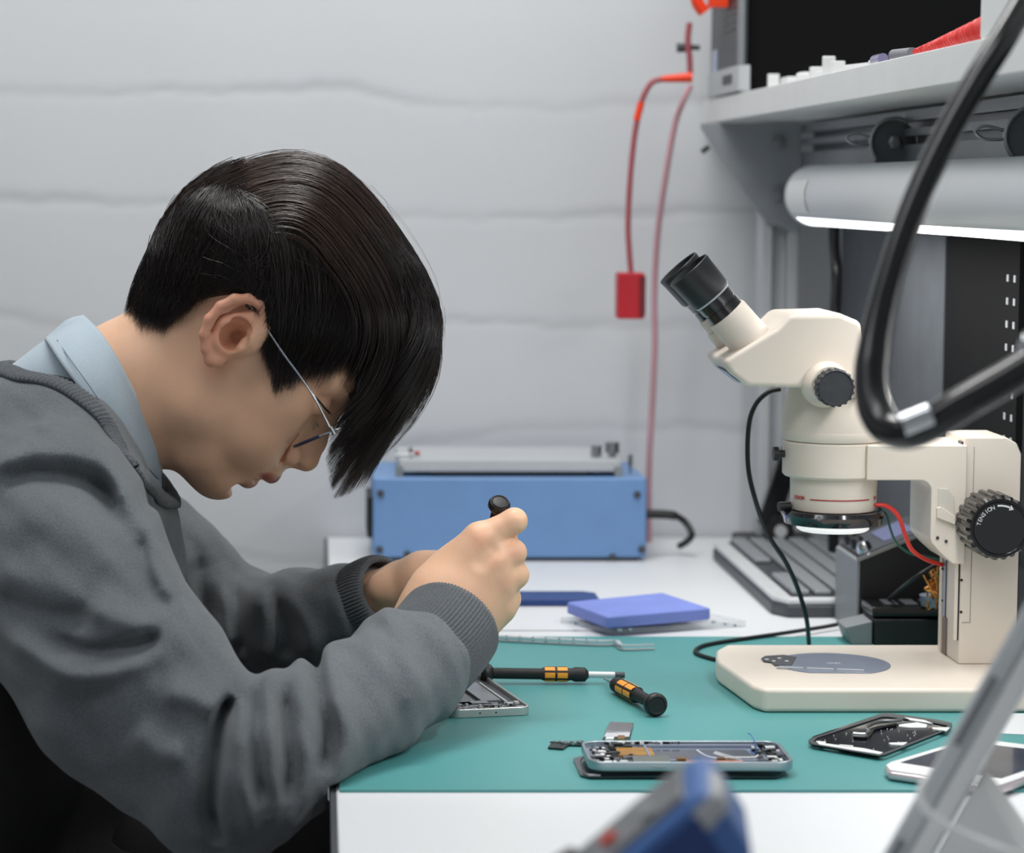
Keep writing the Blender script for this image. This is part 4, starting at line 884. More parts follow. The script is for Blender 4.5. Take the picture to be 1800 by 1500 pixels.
        for ax in range(3):
            o = [i for i in range(3) if i != ax]; sl0 = [slice(1, n[i] - 1) for i in range(3)]; sl0[ax] = slice(0, n[ax] - 1)
            sl1 = list(sl0); sl1[ax] = slice(1, n[ax])
            A = c[tuple(sl0)]; B = c[tuple(sl1)]; E = np.argwhere(A != B); sg = A[A != B]
            E = E + np.array([0 if i == ax else 1 for i in range(3)])
            def g(du, dv):
                q = E.copy(); q[:, o[0]] -= du; q[:, o[1]] -= dv; return idx[q[:, 0], q[:, 1], q[:, 2]]
            Q = np.stack([g(1, 1), g(0, 1), g(0, 0), g(1, 0)], 1)
            fl = sg if ax != 1 else ~sg
            Q[~fl] = Q[~fl][:, ::-1]; F.append(Q)
        return V, np.concatenate(F)
def merge(parts):
    V = []; F = []; n = 0
    for v, f in parts: V.append(v); F.append(f + n); n += len(v)
    return np.concatenate(V), np.concatenate(F)

YH = 2.09; PXM = 1 / 2150
def H(px, py, w=0): return at(px, py, YH + w / 1000)
fwd = np.array([.80, 0, -.60]); upv = np.array([.60, 0, .80]); lat = np.array([0, 1, 0])
AX = [fwd, lat, upv]
person = thing('person', 'person in a grey sweatshirt bending over the bench with a screwdriver', 'person', (-.25, 2.09, 0))

# ---------------------------------------------------------------- head and neck
hv = Vol((-.33, 1.98, .83), (.06, 2.20, 1.17), .0012)
p = PXM
hv.ell(H(484, 505), (196 * p, .074, 166 * p), AX, k=.01)
hv.ell(H(430, 498), (150 * p, .076, 140 * p), AX, k=.02)
hv.ell(H(436, 690), (112 * p, .054, 140 * p), AX, k=.03)
for s_ in (-1, 1):
    hv.cone(H(408, 610, 56 * s_), H(352, 715, 46 * s_), .016, .016, .03)
    hv.cone(H(352, 715, 46 * s_), H(352, 790, 26 * s_), .016, .017, .03)
    hv.cone(H(352, 790, 26 * s_), H(385, 826, 8 * s_), .017, .017, .02)
    hv.ell(H(462, 728, 34 * s_), (56 * p, .024, 60 * p), AX, k=.022)
    hv.ell(H(500, 690, 44 * s_), (48 * p, .018, 34 * p), AX, k=.025)
    hv.ell(H(440, 770, 22 * s_), (50 * p, .026, 45 * p), AX, k=.02)
hv.cone(H(335, 780), H(384, 824), .019, .0185, .02)
hv.ell(H(388, 830), (28 * p, .022, 33 * p), AX, k=.012)
hv.ell(H(448, 796), (46 * p, .027, 48 * p), AX, k=.016)
hv.cone(H(478, 800), H(500, 790), .016, .012, .012)
hv.ell(H(512, 742), (48 * p, .017, 66 * p), AX, k=.012)
# neck
hv.chain([H(60, 800), H(150, 735), H(250, 672), H(380, 600)], [.060, .054, .0495, .050], .03)
hv.chain([H(225, 750), H(300, 745)], [.03, .028], .02)
for s_ in (-1, 1): hv.cone(H(388, 640, 50 * s_), H(255, 790, 14 * s_), .010, .009, .014)
hv.ell(H(584, 662, 0), (44 * p, .050, 50 * p), AX, k=.012)
# brow, sockets, eyelids
for s_ in (-1, 1):
    hv.ell(H(588, 706, 30 * s_), (20 * p, .017, 22 * p), AX, k=.012, op='s')
    hv.cone(H(602, 696, 10 * s_), H(582, 668, 44 * s_), .0085, .009, .012)
    hv.ell(H(557, 706, 31 * s_), (25 * p, .0135, 21 * p), AX, k=.005)
    hv.cone(H(572, 722, 20 * s_), H(562, 714, 42 * s_), .0026, .0022, .004)
# nose
hv.chain([H(598, 702), H(574, 738), H(553, 776), H(539, 806)], [.0085, .0066, .0084, .0094], .008)
hv.cone(H(538, 807), H(503, 801), .0088, .0075, .006)
for s_ in (-1, 1):
    hv.ell(H(511, 799, 13.5 * s_), (20 * p, .0074, 20 * p), AX, k=.003)
    hv.ell(H(519, 824, 10 * s_), (14 * p, .0052, 10 * p), AX, k=.0015, op='s')
    hv.chain([H(492, 806, 17 * s_), H(498, 785, 20 * s_), H(520, 760, 18 * s_)], [.0030, .0032, .0020], .004, op='s')
# lips
for s_ in (-1, 1):
    hv.chain([H(477, 833, 0), H(472, 830, 9 * s_), H(448, 816, 24 * s_)], [.0074, .0068, .0030], .003)
    hv.chain([H(437, 840, 0), H(432, 838, 9 * s_), H(420, 824, 22 * s_)], [.0078, .0072, .0032], .003)
    hv.chain([H(462, 850, 0), H(455, 846, 10 * s_), H(432, 822, 26 * s_)], [.0026, .0024, .0012], .0025, op='s')
hv.cone(H(414, 858, -14), H(414, 858, 14), .0035, .0035, .008, op='s')
# ears
def halfwidth(V_):
    ys = (V_.lo[1] + V_.h * np.arange(V_.n[1]))[None, :, None]; return np.where(V_.f < 0, np.abs(ys - YH), 0).max(1)
HW_ = halfwidth(hv); HG = (hv.lo.copy(), hv.h)
for s_ in (-1, 1):
    e = lambda x, y, w: H(x, y, w * s_)
    hv.chain([e(455, 575, 74), e(430, 590, 76), e(395, 610, 78)], [.011, .013, .010], .008)
    hv.chain([e(440, 560, 78), e(400, 575, 84), e(382, 600, 84), e(380, 625, 82)], [.0085, .0095, .008, .007], .006)
    hv.chain([e(448, 572, 78), e(461, 556, 81), e(457, 536, 84), e(437, 525, 87), e(412, 526, 90), e(388, 539, 92), e(368, 562, 93), e(359, 588, 92), e(362, 612, 89), e(372, 632, 86), e(383, 634, 84)], [.0026, .0036, .0038, .0038, .004, .0042, .0042, .0038, .0042, .0058, .0052], .0025)
    hv.chain([e(437, 556, 82), e(414, 558, 87), e(394, 574, 89), e(386, 598, 87), e(390, 620, 85)], [.0022, .003, .0034, .0032, .003], .0025)
    hv.chain([e(447, 546, 90), e(420, 542, 94), e(396, 550, 97), e(378, 570, 98), e(371, 596, 97)], [.0030, .0034, .0036, .0036, .0028], .002, op='s')
    hv.ell(e(411, 592, 88), (25 * p, .018, 25 * p), AX, k=.003, op='s')
    hv.ell(e(424, 574, 88), (20 * p, .008, 13 * p), AX, k=.003, op='s')
    hv.ell(e(416, 594, 78), (14 * p, .016, 13 * p), AX, k=.003, op='s')
    hv.cone(e(432, 604, 78), e(424, 612, 82), .0050, .0040, .003)
HVm = hv.mesh(); del hv

# ---------------------------------------------------------------- hands
def G3(px, py, Y): return at(px, py, Y)
rv = Vol((.05, 1.93, .78), (.19, 2.08, .95), .0011)
iM, mM, rM, pM = G3(843, 948, 1.987), G3(866, 984, 1.984), G3(876, 1024, 1.987), G3(876, 1062, 1.994)
rv.cone(G3(768, 1028, 1.992), iM, .0165, .0136, .02)
rv.cone(G3(785, 1050, 1.986), mM, .018, .0134, .02)
rv.cone(G3(805, 1070, 1.986), rM, .018, .0132, .02)
rv.cone(G3(822, 1088, 1.99), pM, .0165, .0122, .018)
rv.cone(G3(838, 1112, 1.992), G3(880, 1072, 1.996), .0130, .0105, .01)
rv.ell(G3(822, 1026, 1.997), (.033, .014, .033), k=.01)
rv.chain([G3(750, 1120, 1.985), G3(775, 1090, 1.985), G3(790, 1068, 1.987)], [.031, .030, .028], .02, flat=((.1, 1, .1), 1.25))
rv.chain([iM, G3(904, 916, 1.985), G3(893, 926, 2.008), G3(876, 926, 2.022)], [.0118, .0096, .0088, .0074], .004)
rv.chain([mM, G3(902, 972, 1.987), G3(892, 962, 2.010), G3(876, 950, 2.023)], [.0118, .0096, .0088, .0076], .0055)
rv.chain([rM, G3(906, 1011, 1.990), G3(892, 1000, 2.014), G3(872, 984, 2.026)], [.0114, .0096, .0084, .0074], .0055)
rv.chain([pM, G3(892, 1052, 1.999), G3(884, 1040, 2.020), G3(866, 1022, 2.028)], [.0108, .0090, .0076, .0066], .006)
rv.chain([G3(778, 1045, 2.004), G3(812, 988, 2.026), G3(846, 955, 2.038), G3(868, 936, 2.036)], [.017, .0118, .0098, .0084], .006)
# creases between the knuckles
rv.cone(G3(866, 966, 1.970), G3(850, 985, 1.966), .0015, .001, .012, op='s')
RV = rv.mesh(); del rv
lv = Vol((.0, 2.03, .78), (.19, 2.17, .95), .0013)
lv.chain([G3(590, 1082, 2.168), G3(655, 1050, 2.135), G3(705, 1030, 2.112), G3(745, 1015, 2.10)], [.021, .0188, .0176, .020], .014, flat=((0, 1, 0), .9))
lv.ell(G3(668, 1030, 2.103), (.009, .006, .009), k=.012)
for k_, (mx, my, yy) in enumerate(((800, 1000, 2.085), (812, 1018, 2.080), (812, 1036, 2.082), (800, 1052, 2.088))):
    m_ = G3(mx, my, yy); lv.cone(G3(742, 1010 + k_ * 7, 2.098), m_, .0145, .0115, .012)
    lv.chain([m_, G3(mx + 46, my - 8, yy - .012), G3(mx + 52, my - 4, yy - .002 + .02), G3(mx + 40, my - 2, yy + .03)], [.0105, .009, .0083, .0074], .003)
lv.chain([G3(745, 1006, 2.10), G3(790, 990, 2.085), G3(825, 980, 2.075), G3(850, 976, 2.070)], [.015, .0115, .0098, .0082], .006)
LVm = lv.mesh(); del lv
# hidden torso and limbs under the clothes, coarse
tv = Vol((-.50, 1.70, .50), (.06, 2.42, 1.06), .006)
S1 = G3(75, 945, 1.915); S2 = G3(110, 905, 2.265); E1 = G3(405, 1360, 1.76); E2 = G3(415, 1120, 2.28)
tv.chain([G3(140, 790, 2.09), G3(60, 930, 2.09), G3(0, 1250, 2.09), G3(-60, 1500, 2.09)], [.065, .08, .085, .09], .05, flat=((0, 1, 0), .65))
tv.chain([G3(110, 830, 2.09), S1, E1 + Vector((.005, .01, -.005)), G3(680, 1190, 1.90), G3(750, 1120, 1.985)], [.05, .042, .030, .030, .028], .02)
tv.chain([G3(110, 850, 2.09), S2, E2, G3(590, 1082, 2.168)], [.05, .045, .034, .022], .02)
TVm = tv.mesh(); del tv
BV, BF = merge([HVm, RV, LVm, TVm])
skin = mat('skin', (231, 186, 154), .46, var=.05, vscale=28, bump=.12, bscale=900, spec=.4, sub=.22)
body = nmesh('body', BV, BF, skin, person)
# lips and ear redness as skin colour masks
def seg_d(V, P):
    best = np.full(len(V), 1e9); P = [np.array(tuple(q)) for q in P]
    for a, b in zip(P[:-1], P[1:]):
        v = b - a; t = np.clip(((V - a) @ v) / (v @ v), 0, 1); best = np.minimum(best, np.linalg.norm(V - a - t[:, None] * v, axis=1))
    return best
lipm = np.zeros(len(BV)); brow = np.zeros(len(BV)); red = np.zeros(len(BV)); stub = np.zeros(len(BV))
nh = len(HVm[0]); HVv = BV[:nh]
for s_ in (-1, 1):
    d = np.minimum(seg_d(HVv, [H(480, 838, 0), H(474, 834, 9 * s_), H(450, 818, 23 * s_)]) - .0068, seg_d(HVv, [H(440, 845, 0), H(434, 842, 9 * s_), H(422, 826, 21 * s_)]) - .0068)
    lipm[:nh] = np.maximum(lipm[:nh], np.clip(.5 - d / .002, 0, 1))
    d = seg_d(HVv, [H(610, 702, 12 * s_), H(602, 684, 28 * s_)]) - .004
    brow[:nh] = np.maximum(brow[:nh], np.clip(.5 - d / .004, 0, 1))
    d = seg_d(HVv, [H(440, 530, 90 * s_), H(370, 570, 92 * s_), H(375, 630, 88 * s_)]) - .02
    red[:nh] = np.maximum(red[:nh], np.clip(.5 - d / .02, 0, 1) * .6)
    d = seg_d(HVv, [H(280, 590, 60 * s_), H(330, 560, 72 * s_), H(370, 535, 76 * s_)]) - .012
    stub[:nh] = np.maximum(stub[:nh], np.clip(.5 - d / .02, 0, 1) * .12)
    d = seg_d(HVv, [H(470, 560, 76 * s_), H(468, 640, 70 * s_), H(495, 690, 66 * s_)]) - .008
    stub[:nh] = np.maximum(stub[:nh], np.clip(.5 - d / .012, 0, 1) * .1)
for q_, r_ in (((846, 946, 1.970), .006), ((886, 986, 1.963), .007), ((898, 1030, 1.968), .006), ((903, 972, 1.976), .005)):
    red[nh:] = np.maximum(red[nh:], np.clip(1 - np.linalg.norm(BV[nh:] - np.array(tuple(G3(*q_))), axis=1) / (r_ * 2.2), 0, 1) * .4)
nt = skin.node_tree; pb = nt.nodes['Principled BSDF']; cur = pb.inputs['Base Color'].links[0].from_socket
for nm, arr, col_ in (('flush', red, (214, 140, 116)), ('lip', lipm, (176, 102, 92)), ('brow', brow, (38, 28, 24)), ('stubble', stub, (60, 48, 42))):
    a_ = body.data.attributes.new(nm, 'FLOAT', 'POINT'); a_.data.foreach_set('value', arr.astype(np.float32))
    an = nt.nodes.new('ShaderNodeAttribute'); an.attribute_name = nm; mx = nt.nodes.new('ShaderNodeMix'); mx.data_type = 'RGBA'
    nt.links.new(an.outputs['Fac'], mx.inputs[0]); nt.links.new(cur, mx.inputs[6]); mx.inputs[7].default_value = lin(col_); cur = mx.outputs[2]
nt.links.new(cur, pb.inputs['Base Color'])
# eyelashes
for s_ in (-1, 1):
    vs = []; fs = []
    for i in range(16):
        t = i / 15; b_ = H(577 - 8 * abs(t - .4), 722 - 6 * t, (20 + 22 * t) * s_); tp = b_ + Vector((.0050 - .002 * t, .0015 * s_ * (t - .3), -.0045)); w_ = Vector((0, .0004, 0))
        n = len(vs); vs += [b_ - w_, b_ + w_, tp]; fs.append((n, n + 1, n + 2))
    lm = MB().add(vs, fs).tube([H(553, 697, 47 * s_), H(563, 708, 46 * s_), H(572, 719, 42 * s_), H(580, 727, 34 * s_)], .0008, 6)
    for i in range(9): lm.tube([H(556 + 2.4 * i, 701 + 2.6 * i, (46.5 - i) * s_), H(563 + 2.6 * i, 706 + 3.1 * i, (50 - i) * s_)], .00025, 5)
    build('eyelashes', lm, M['black'], person)

# ---------------------------------------------------------------- sweatshirt
def fabric(name, rgb, var=.10, fine=1):
    m = mat(name, rgb, .92, var=var, vscale=14, bump=0, spec=.15, sheen=.25)
    nt = m.node_tree; pb = nt.nodes['Principled BSDF']; tc = nt.nodes.new('ShaderNodeTexCoord')
    n1 = nt.nodes.new('ShaderNodeTexNoise'); n1.inputs['Scale'].default_value = 900; n1.inputs['Detail'].default_value = 3; n1.inputs['Roughness'].default_value = .7
    nt.links.new(tc.outputs['Object'], n1.inputs['Vector'])
    b = nt.nodes.new('ShaderNodeBump'); b.inputs['Strength'].default_value = .7 * fine; b.inputs['Distance'].default_value = .0012; nt.links.new(n1.outputs['Fac'], b.inputs['Height']); nt.links.new(b.outputs['Normal'], pb.inputs['Normal'])
    old = pb.inputs['Base Color'].links[0].from_socket; r = nt.nodes.new('ShaderNodeValToRGB'); r.color_ramp.elements[0].position = .35; r.color_ramp.elements[1].position = .7
    r.color_ramp.elements[0].color = (1 - .28 * fine,) * 3 + (1,); r.color_ramp.elements[1].color = (1 + .3 * fine,) * 3 + (1,); nt.links.new(n1.outputs['Fac'], r.inputs['Fac'])
    mx = nt.nodes.new('ShaderNodeMix'); mx.data_type = 'RGBA'; mx.blend_type = 'MULTIPLY'; mx.inputs[0].default_value = 1; nt.links.new(old, mx.inputs[6]); nt.links.new(r.outputs['Color'], mx.inputs[7]); nt.links.new(mx.outputs[2], pb.inputs['Base Color'])
    return m
knit = fabric('heather_grey_knit', (104, 109, 113)); ribm = fabric('ribbed_grey_knit', (94, 98, 102))
sv = Vol((-.50, 1.64, .62), (.14, 2.44, 1.06), .0023)
latf = (0, 1, 0)
sv.chain([G3(65, 890, 2.09), G3(50, 1020, 2.09), G3(25, 1200, 2.09)], [.085, .100, .103], .04, flat=(latf, .60))
sv.chain([G3(95, 852, 2.01), G3(62, 836, 2.09), G3(95, 852, 2.17)], [.062, .078, .062], .05)
sv.cone(G3(95, 880, 2.01), S1, .058, .071, .05); sv.cone(G3(95, 880, 2.16), G3(110, 905, 2.265), .058, .068, .05)
sv.chain([G3(120, 840, 2.09), G3(186, 915, 2.09), G3(212, 945, 2.09)], [.058, .042, .032], .03, flat=(latf, .75))
sv.cone(G3(210, 930, 2.09), G3(226, 1060, 2.09), .040, .043, .03, flat=(latf, .7))
# near sleeve
nA = [S1, G3(130, 1060, 1.865), G3(222, 1195, 1.82), G3(395, 1366, 1.765)]
sv.chain(nA, [.071, .070, .069, .0605], .03)
nB = [G3(395, 1366, 1.765), G3(500, 1312, 1.80), G3(640, 1232, 1.865), G3(718, 1178, 1.910), G3(735, 1166, 1.920)]
sv.chain(nB, [.0600, .0525, .0455, .0435, .0400], .008)
# far sleeve
sv.chain([G3(110, 905, 2.265), G3(260, 1010, 2.29), E2], [.070, .066, .058], .03)
sv.chain([E2, G3(520, 1098, 2.21), G3(600, 1078, 2.165), G3(634, 1062, 2.145)], [.056, .046, .039, .034], .012)
FN = [([(440, 1180), (434, 1270), (447, 1340), (455, 1392)], .0080, .0085), ([(478, 1160), (480, 1250), (492, 1325), (480, 1392)], .0065, .0075),
      ([(530, 1150), (541, 1280), (530, 1350), (505, 1408)], .0065, .0085), ([(566, 1130), (606, 1240), (595, 1300), (548, 1372)], .0070, .0095),
      ([(630, 1080), (672, 1180), (664, 1250), (625, 1310)], .0035, .012), ([(650, 1060), (700, 1120), (722, 1190), (715, 1250)], .0040, .009),
      ([(424, 1178), (400, 1205), (389, 1270), (384, 1350), (400, 1412)], -.016, .0062), ([(456, 1160), (458, 1270), (470, 1340)], -.009, .006), ([(502, 1160), (511, 1270), (508, 1340)], -.009, .006),
      ([(544, 1110), (573, 1240), (565, 1310)], -.009, .007),
      ([(300, 1150), (360, 1160), (405, 1178)], .0080, .011), ([(250, 1212), (300, 1240), (350, 1238)], .0060, .012),
      ([(0, 1062), (75, 1102), (150, 1128), (235, 1116), (316, 1078)], .0075, .011), ([(90, 1080), (175, 1102), (262, 1086), (300, 1066)], -.0090, .008),
      ([(170, 1020), (240, 1048), (312, 1056)], .0060, .010), ([(0, 1030), (60, 1040), (130, 1052), (200, 1046)], -.0045, .010), ([(0, 985), (90, 990), (190, 1010)], .0045, .014),
      ([(-30, 830), (0, 814), (48, 795), (108, 794), (168, 811), (204, 842), (228, 878), (262, 950)], .0085, .0085),
      ([(0, 846), (60, 838), (134, 846), (186, 880), (220, 930)], -.0100, .0085), ([(20, 900), (100, 890), (170, 930), (230, 1000)], .005, .016),
      ([(19, 739), (60, 749), (100, 756), (154, 782), (204, 823), (246, 870), (272, 930)], .0060, .0075),
      ([(200, 790), (240, 846), (270, 912)], -.0045, .006),
      ([(262, 890), (283, 965), (312, 1030)], .0060, .0075), ([(246, 935), (262, 975), (296, 1025)], -.0015, .006), ([(70, 1180), (160, 1290), (290, 1400)], .0035, .022), ([(120, 1150), (230, 1290), (330, 1330)], -.003, .02)]
for P_, a_, w_ in FN:
    yy = 1.85 if P_[0][0] > 350 else 1.87
    nk = P_[0][1] < 900 and P_[0][0] < 250
    sv.ridge([G3(x, y, yy) for x, y in P_], a_ * (1.0 if nk else 1.35), w_ * .9, 1.60, 1.97 if nk else 1.93, .07 if nk else .02)
sv.ridge([G3(x, y, 2.0) for x, y in ((268, 890), (288, 965), (318, 1050))], .005, .008, 1.95, 2.2)
for P_, a_, w_ in (([(345, 985), (352, 1060), (372, 1150)], -.007, .006), ([(322, 960), (330, 1050), (350, 1130)], .006, .008), ([(378, 1000), (395, 1080), (400, 1150)], .006, .008), ([(410, 1030), (420, 1100), (425, 1160)], -.006, .006),
                   ([(455, 1030), (470, 1090), (460, 1160)], .006, .008), ([(500, 1020), (540, 1080), (545, 1150)], .005, .008), ([(478, 1030), (505, 1100), (505, 1150)], -.005, .006), ([(580, 1000), (600, 1060), (604, 1110)], .004, .008)):
    sv.ridge([G3(x, y, 2.2) for x, y in P_], a_, w_, 2.08, 2.4)
# broad soft unevenness
sv.cone(G3(30, 775, 2.03), G3(105, 775, 2.025), .046, .044, .03)
sv.cone(G3(30, 775, 2.15), G3(105, 775, 2.155), .046, .044, .03)
sl, (x, y, z) = sv.blk(sv.lo, sv.lo + sv.h * sv.n)
sv.f += (.0012 * np.sin(x * 75 + z * 40) * np.sin(z * 83 - x * 31 + y * 50) + .0006 * np.sin(x * 190 + y * 120) * np.sin(z * 170 + x * 60)).astype(np.float32)
sv.chain([G3(150, 735, 2.09), G3(330, 680, 2.09)], [.050, .085], .008, op='s', flat=(latf, .80))
sv.chain([G3(250, 780, 2.09), G3(400, 760, 2.09)], [.040, .08], .008, op='s', flat=(latf, .8))
sv.box((.0085, 1.5, .5), (.3, 2.6, MZ + .0006), .004)
SVm = sv.mesh()
sweat = nmesh('sweatshirt', *SVm, knit, person)

def sweep(name, P, rx, m, parent, ribs=0, ramp=.0007, n=180, sub=10, thick=.0035, flare=None, spiral=0, inner=True):
    # hollow tube along P: outer surface ribbed lengthways, inner surface, closed at the ends
    Q = smooth_path(P, sub); m_ = len(Q); outs = []; up = Vector((0, 0, 1)); t0 = (Q[1] - Q[0]).normalized(); nr = (up - t0 * up.dot(t0)).normalized()
    vs = []; ring = []
    for i in range(m_):
        t = (Q[min(i + 1, m_ - 1)] - Q[max(i - 1, 0)]).normalized(); nr = (nr - t * nr.dot(t)).normalized(); b = t.cross(nr); u = i / (m_ - 1)
        r = rx(u); ring.append((Q[i], nr.copy(), b, r))
    seq = [(i, 0) for i in range(m_)] + [(i, 1) for i in range(m_ - 1, -1, -1)]
    for i, ins in seq:
        c, a, b, r = ring[i]
        for k in range(n):
            th = 2 * PI * k / n; rr = (r - thick) if ins else r + ramp * math.sin(ribs * th)
            vs.append(c + a * (rr * math.cos(th)) + b * (rr * math.sin(th)))
    R = len(seq); fs = [(i * n + k, i * n + (k + 1) % n, (i + 1) * n + (k + 1) % n, (i + 1) * n + k) for i in range(R - 1) for k in range(n)]
    fs += [((R - 1) * n + k, (R - 1) * n + (k + 1) % n, (k + 1) % n, k) for k in range(n)]
    return nmesh(name, np.array([tuple(v) for v in vs]), np.array(fs), m, parent)
sweep('cuff', [G3(730, 1170, 1.917), G3(762, 1138, 1.938), G3(786, 1108, 1.957), G3(797, 1092, 1.966)], lambda u: .0392 + .0012 * math.sin(u * PI) - .0022 * max(0, u - .85) / .15, ribm, sweat, 84, .0006, 504, 12, .005)
sweep('cuff', [G3(618, 1070, 2.155), G3(652, 1052, 2.136), G3(680, 1040, 2.122)], lambda u: .0330 + .001 * math.sin(u * PI) - .002 * max(0, u - .85) / .15, ribm, sweat, 70, .0006, 420, 8, .005)
def resample(P, n):
    P = smooth_path(P, 12); L = [0]
    for i in range(1, len(P)): L.append(L[-1] + (P[i] - P[i - 1]).length)
    out = []; xs = np.linspace(0, L[-1], n); A = np.array([tuple(q) for q in P])
    return [Vector((np.interp(x, L, A[:, 0]), np.interp(x, L, A[:, 1]), np.interp(x, L, A[:, 2]))) for x in xs]
def sfield(P):
    g = (P - sv.lo) / sv.h; i = np.clip(np.floor(g).astype(int), 0, sv.n - 2); t = g - i; out = 0
    for dx in (0, 1):
        for dy in (0, 1):
            for dz in (0, 1): out = out + sv.f[i[:, 0] + dx, i[:, 1] + dy, i[:, 2] + dz] * abs(1 - dx - t[:, 0]) * abs(1 - dy - t[:, 1]) * abs(1 - dz - t[:, 2])
    return out
def hit(px, py):
    ys = np.arange(1.75, 2.09, .001); P = np.array([tuple(at(px, py, y)) for y in ys]); k = np.argmax(sfield(P) < 0)
    return Vector(P[k]) if (sfield(P) < 0).any() else H(px, py, 0)
near = [(287, 880), (268, 860), (244, 832), (218, 796), (190, 752), (162, 718), (130, 692), (95, 676), (60, 668), (28, 662)]
nh_ = [hit(*q_) for q_ in near]; print('NECK', [(round(v.x, 3), round(v.y, 3), round(v.z, 3)) for v in nh_])
fl_ = [Vector((v.x, 2 * YH - v.y, v.z)) for v in nh_]
nQ = resample([H(298, 886, 0)] + nh_ + [H(-6, 652, 0)] + fl_[::-1] + [H(298, 886, 0)], 760)
QA = np.array([tuple(q) for q in nQ])
for it in range(3):
    S_ = QA.copy(); S_[6:-6] = sum(QA[6 + d:len(QA) - 6 + d] for d in range(-6, 7)) / 13; QA = S_
gr = np.stack([(sfield(QA + np.eye(3)[k] * .005) - sfield(QA - np.eye(3)[k] * .005)) / .01 for k in range(3)], 1)
for it in range(90): gr[1:-1] = (gr[:-2] + gr[1:-1] + gr[2:]) / 3
gr /= np.linalg.norm(gr, axis=1, keepdims=True) + 1e-6
for it in range(4): QA = QA + gr * (.0016 - np.clip(sfield(QA), -.006, .006))[:, None]
for it in range(2):
    S_ = QA.copy(); S_[6:-6] = sum(QA[6 + d:len(QA) - 6 + d] for d in range(-6, 7)) / 13; QA = S_
nQ = [Vector(q) for q in QA]; NG = [Vector(q) for q in gr]; nW = [Vector((.5, 0, .85))] * 760
vs = []; prof = [(-1, 0), (-.85, .7), (-.4, 1), (.4, 1), (.85, .7), (1, 0), (.85, -.7), (-.85, -.7)]; n = len(prof)
cenN = H(150, 760, 0)
for i in range(760):
    t = (nQ[min(i + 1, 759)] - nQ[max(i - 1, 0)]).normalized(); o_ = (NG[i] - t * NG[i].dot(t)).normalized(); w_ = o_.cross(t)
    if w_.dot(nW[i]) < 0: w_ = -w_
    a_ = .0007 * (1 if (i % 4) < 2 else -1)
    for (u, v) in prof: vs.append(nQ[i] + w_ * (u * .0090) + o_ * (v * .0030 + (a_ if v > 0 else 0)))
fs = [(i * n + k, i * n + (k + 1) % n, (i + 1) * n + (k + 1) % n, (i + 1) * n + k) for i in range(759) for k in range(n)]
nmesh('neckband', np.array([tuple(v) for v in vs]), np.array(fs), ribm, sweat)
# shirt collar and yoke
cot = fabric('pale_blue_cotton', (176, 190, 200), .06, fine=.2)
def loft(name, A, B, m, parent, th=.0014, wav=0, nn=90, mm=14, sag=0):
    a = resample(A, nn); b = resample(B, nn); vs = []
    for i in range(nn):
        for j in range(mm + 1):
            u = j / mm; q_ = a[i].lerp(b[i], u); out = (q_ - H(240, 700, 0)); out = Vector((0, out.y, 0)).normalized() if abs(out.y) > .01 else Vector((-.6, 0, .8))
            vs.append(q_ + out * (sag * math.sin(u * PI) + wav * math.sin(i * .31 + u * 5) * math.sin(u * 3)))
    fs = [(i * (mm + 1) + j, (i + 1) * (mm + 1) + j, (i + 1) * (mm + 1) + j + 1, i * (mm + 1) + j + 1) for i in range(nn - 1) for j in range(mm)]
    o = nmesh(name, np.array([tuple(v) for v in vs]), np.array(fs), m, parent); so_ = o.modifiers.new('solid', 'SOLIDIFY'); so_.thickness = th; so_.offset = 0
    return o
def sym(P): return [H(*q_) for q_ in P] + [H(a, b, -c) for a, b, c in reversed(P[:-1])]
ctop = [(284, 830, -14), (272, 782, -40), (246, 712, -56), (212, 642, -61), (182, 592, -50), (158, 565, -28), (148, 556, 0)]
cbot = [(278, 846, -18), (240, 812, -60), (198, 762, -80), (148, 694, -86), (108, 640, -74), (86, 606, -44), (80, 598, 0)]
loft('shirt_collar', sym(ctop), sym(cbot), cot, person, .0022, .0012, sag=.004)
cs = [(283, 835, -12), (248, 796, -46), (212, 736, -64), (165, 668, -68), (125, 622, -56), (102, 594, -30), (98, 588, 0)]
cy = [(284, 880, -18), (226, 850, -66), (176, 790, -80), (122, 704, -70), (60, 672, -52), (14, 664, -30), (-10, 660, 0)]
loft('shirt', sym(cs), sym(cy), cot, person, .0014, .0012)
line = [H(cb[0] + (ct[0] - cb[0]) * .2, cb[1] + (ct[1] - cb[1]) * .2, cb[2] + (ct[2] - cb[2]) * .2 - 6) for ct, cb in zip(ctop, cbot)][:-1]
build('collar_stitching', MB().tube(line, .0005, 6), mat('stitch_grey', (140, 154, 166), .8), bpy.data.objects['shirt_collar'], smooth=True)
# trousers, shoes and stool (mostly outside the frame)
bv = Vol((-.62, 1.72, .06), (.12, 2.46, .86), .006)
hipx = -.32
bv.chain([(-.245, 2.09, .80), (-.26, 2.09, .72), (-.30, 2.09, .60)], [.106, .112, .115], .03, flat=(latf, .60))
for yy in (1.96, 2.22):
    bv.chain([(-.30, yy + (.03 if yy < 2.09 else -.03), .57), (-.02, yy, .56), (-.04, yy, .10)], [.092, .066, .050], .03)
tr_ = nmesh('trousers', *bv.mesh(), mat('black_trousers', (14, 14, 16), .9, bump=.2, bscale=600), person); del bv
for yy in (1.96, 2.22):
    sb = Vol((-.14, yy - .07, 0), (.20, yy + .07, .14), .004); sb.chain([(-.05, yy, .05), (.10, yy, .038)], [.046, .036], .02); sb.box((-.3, yy - .2, -.1), (.4, yy + .2, .004), .002)
    nmesh('shoe', *sb.mesh(), M['black'], person)
sl_ = thing('stool', 'black round work stool under the seated person', 'stool', (-.34, 2.09, 0))
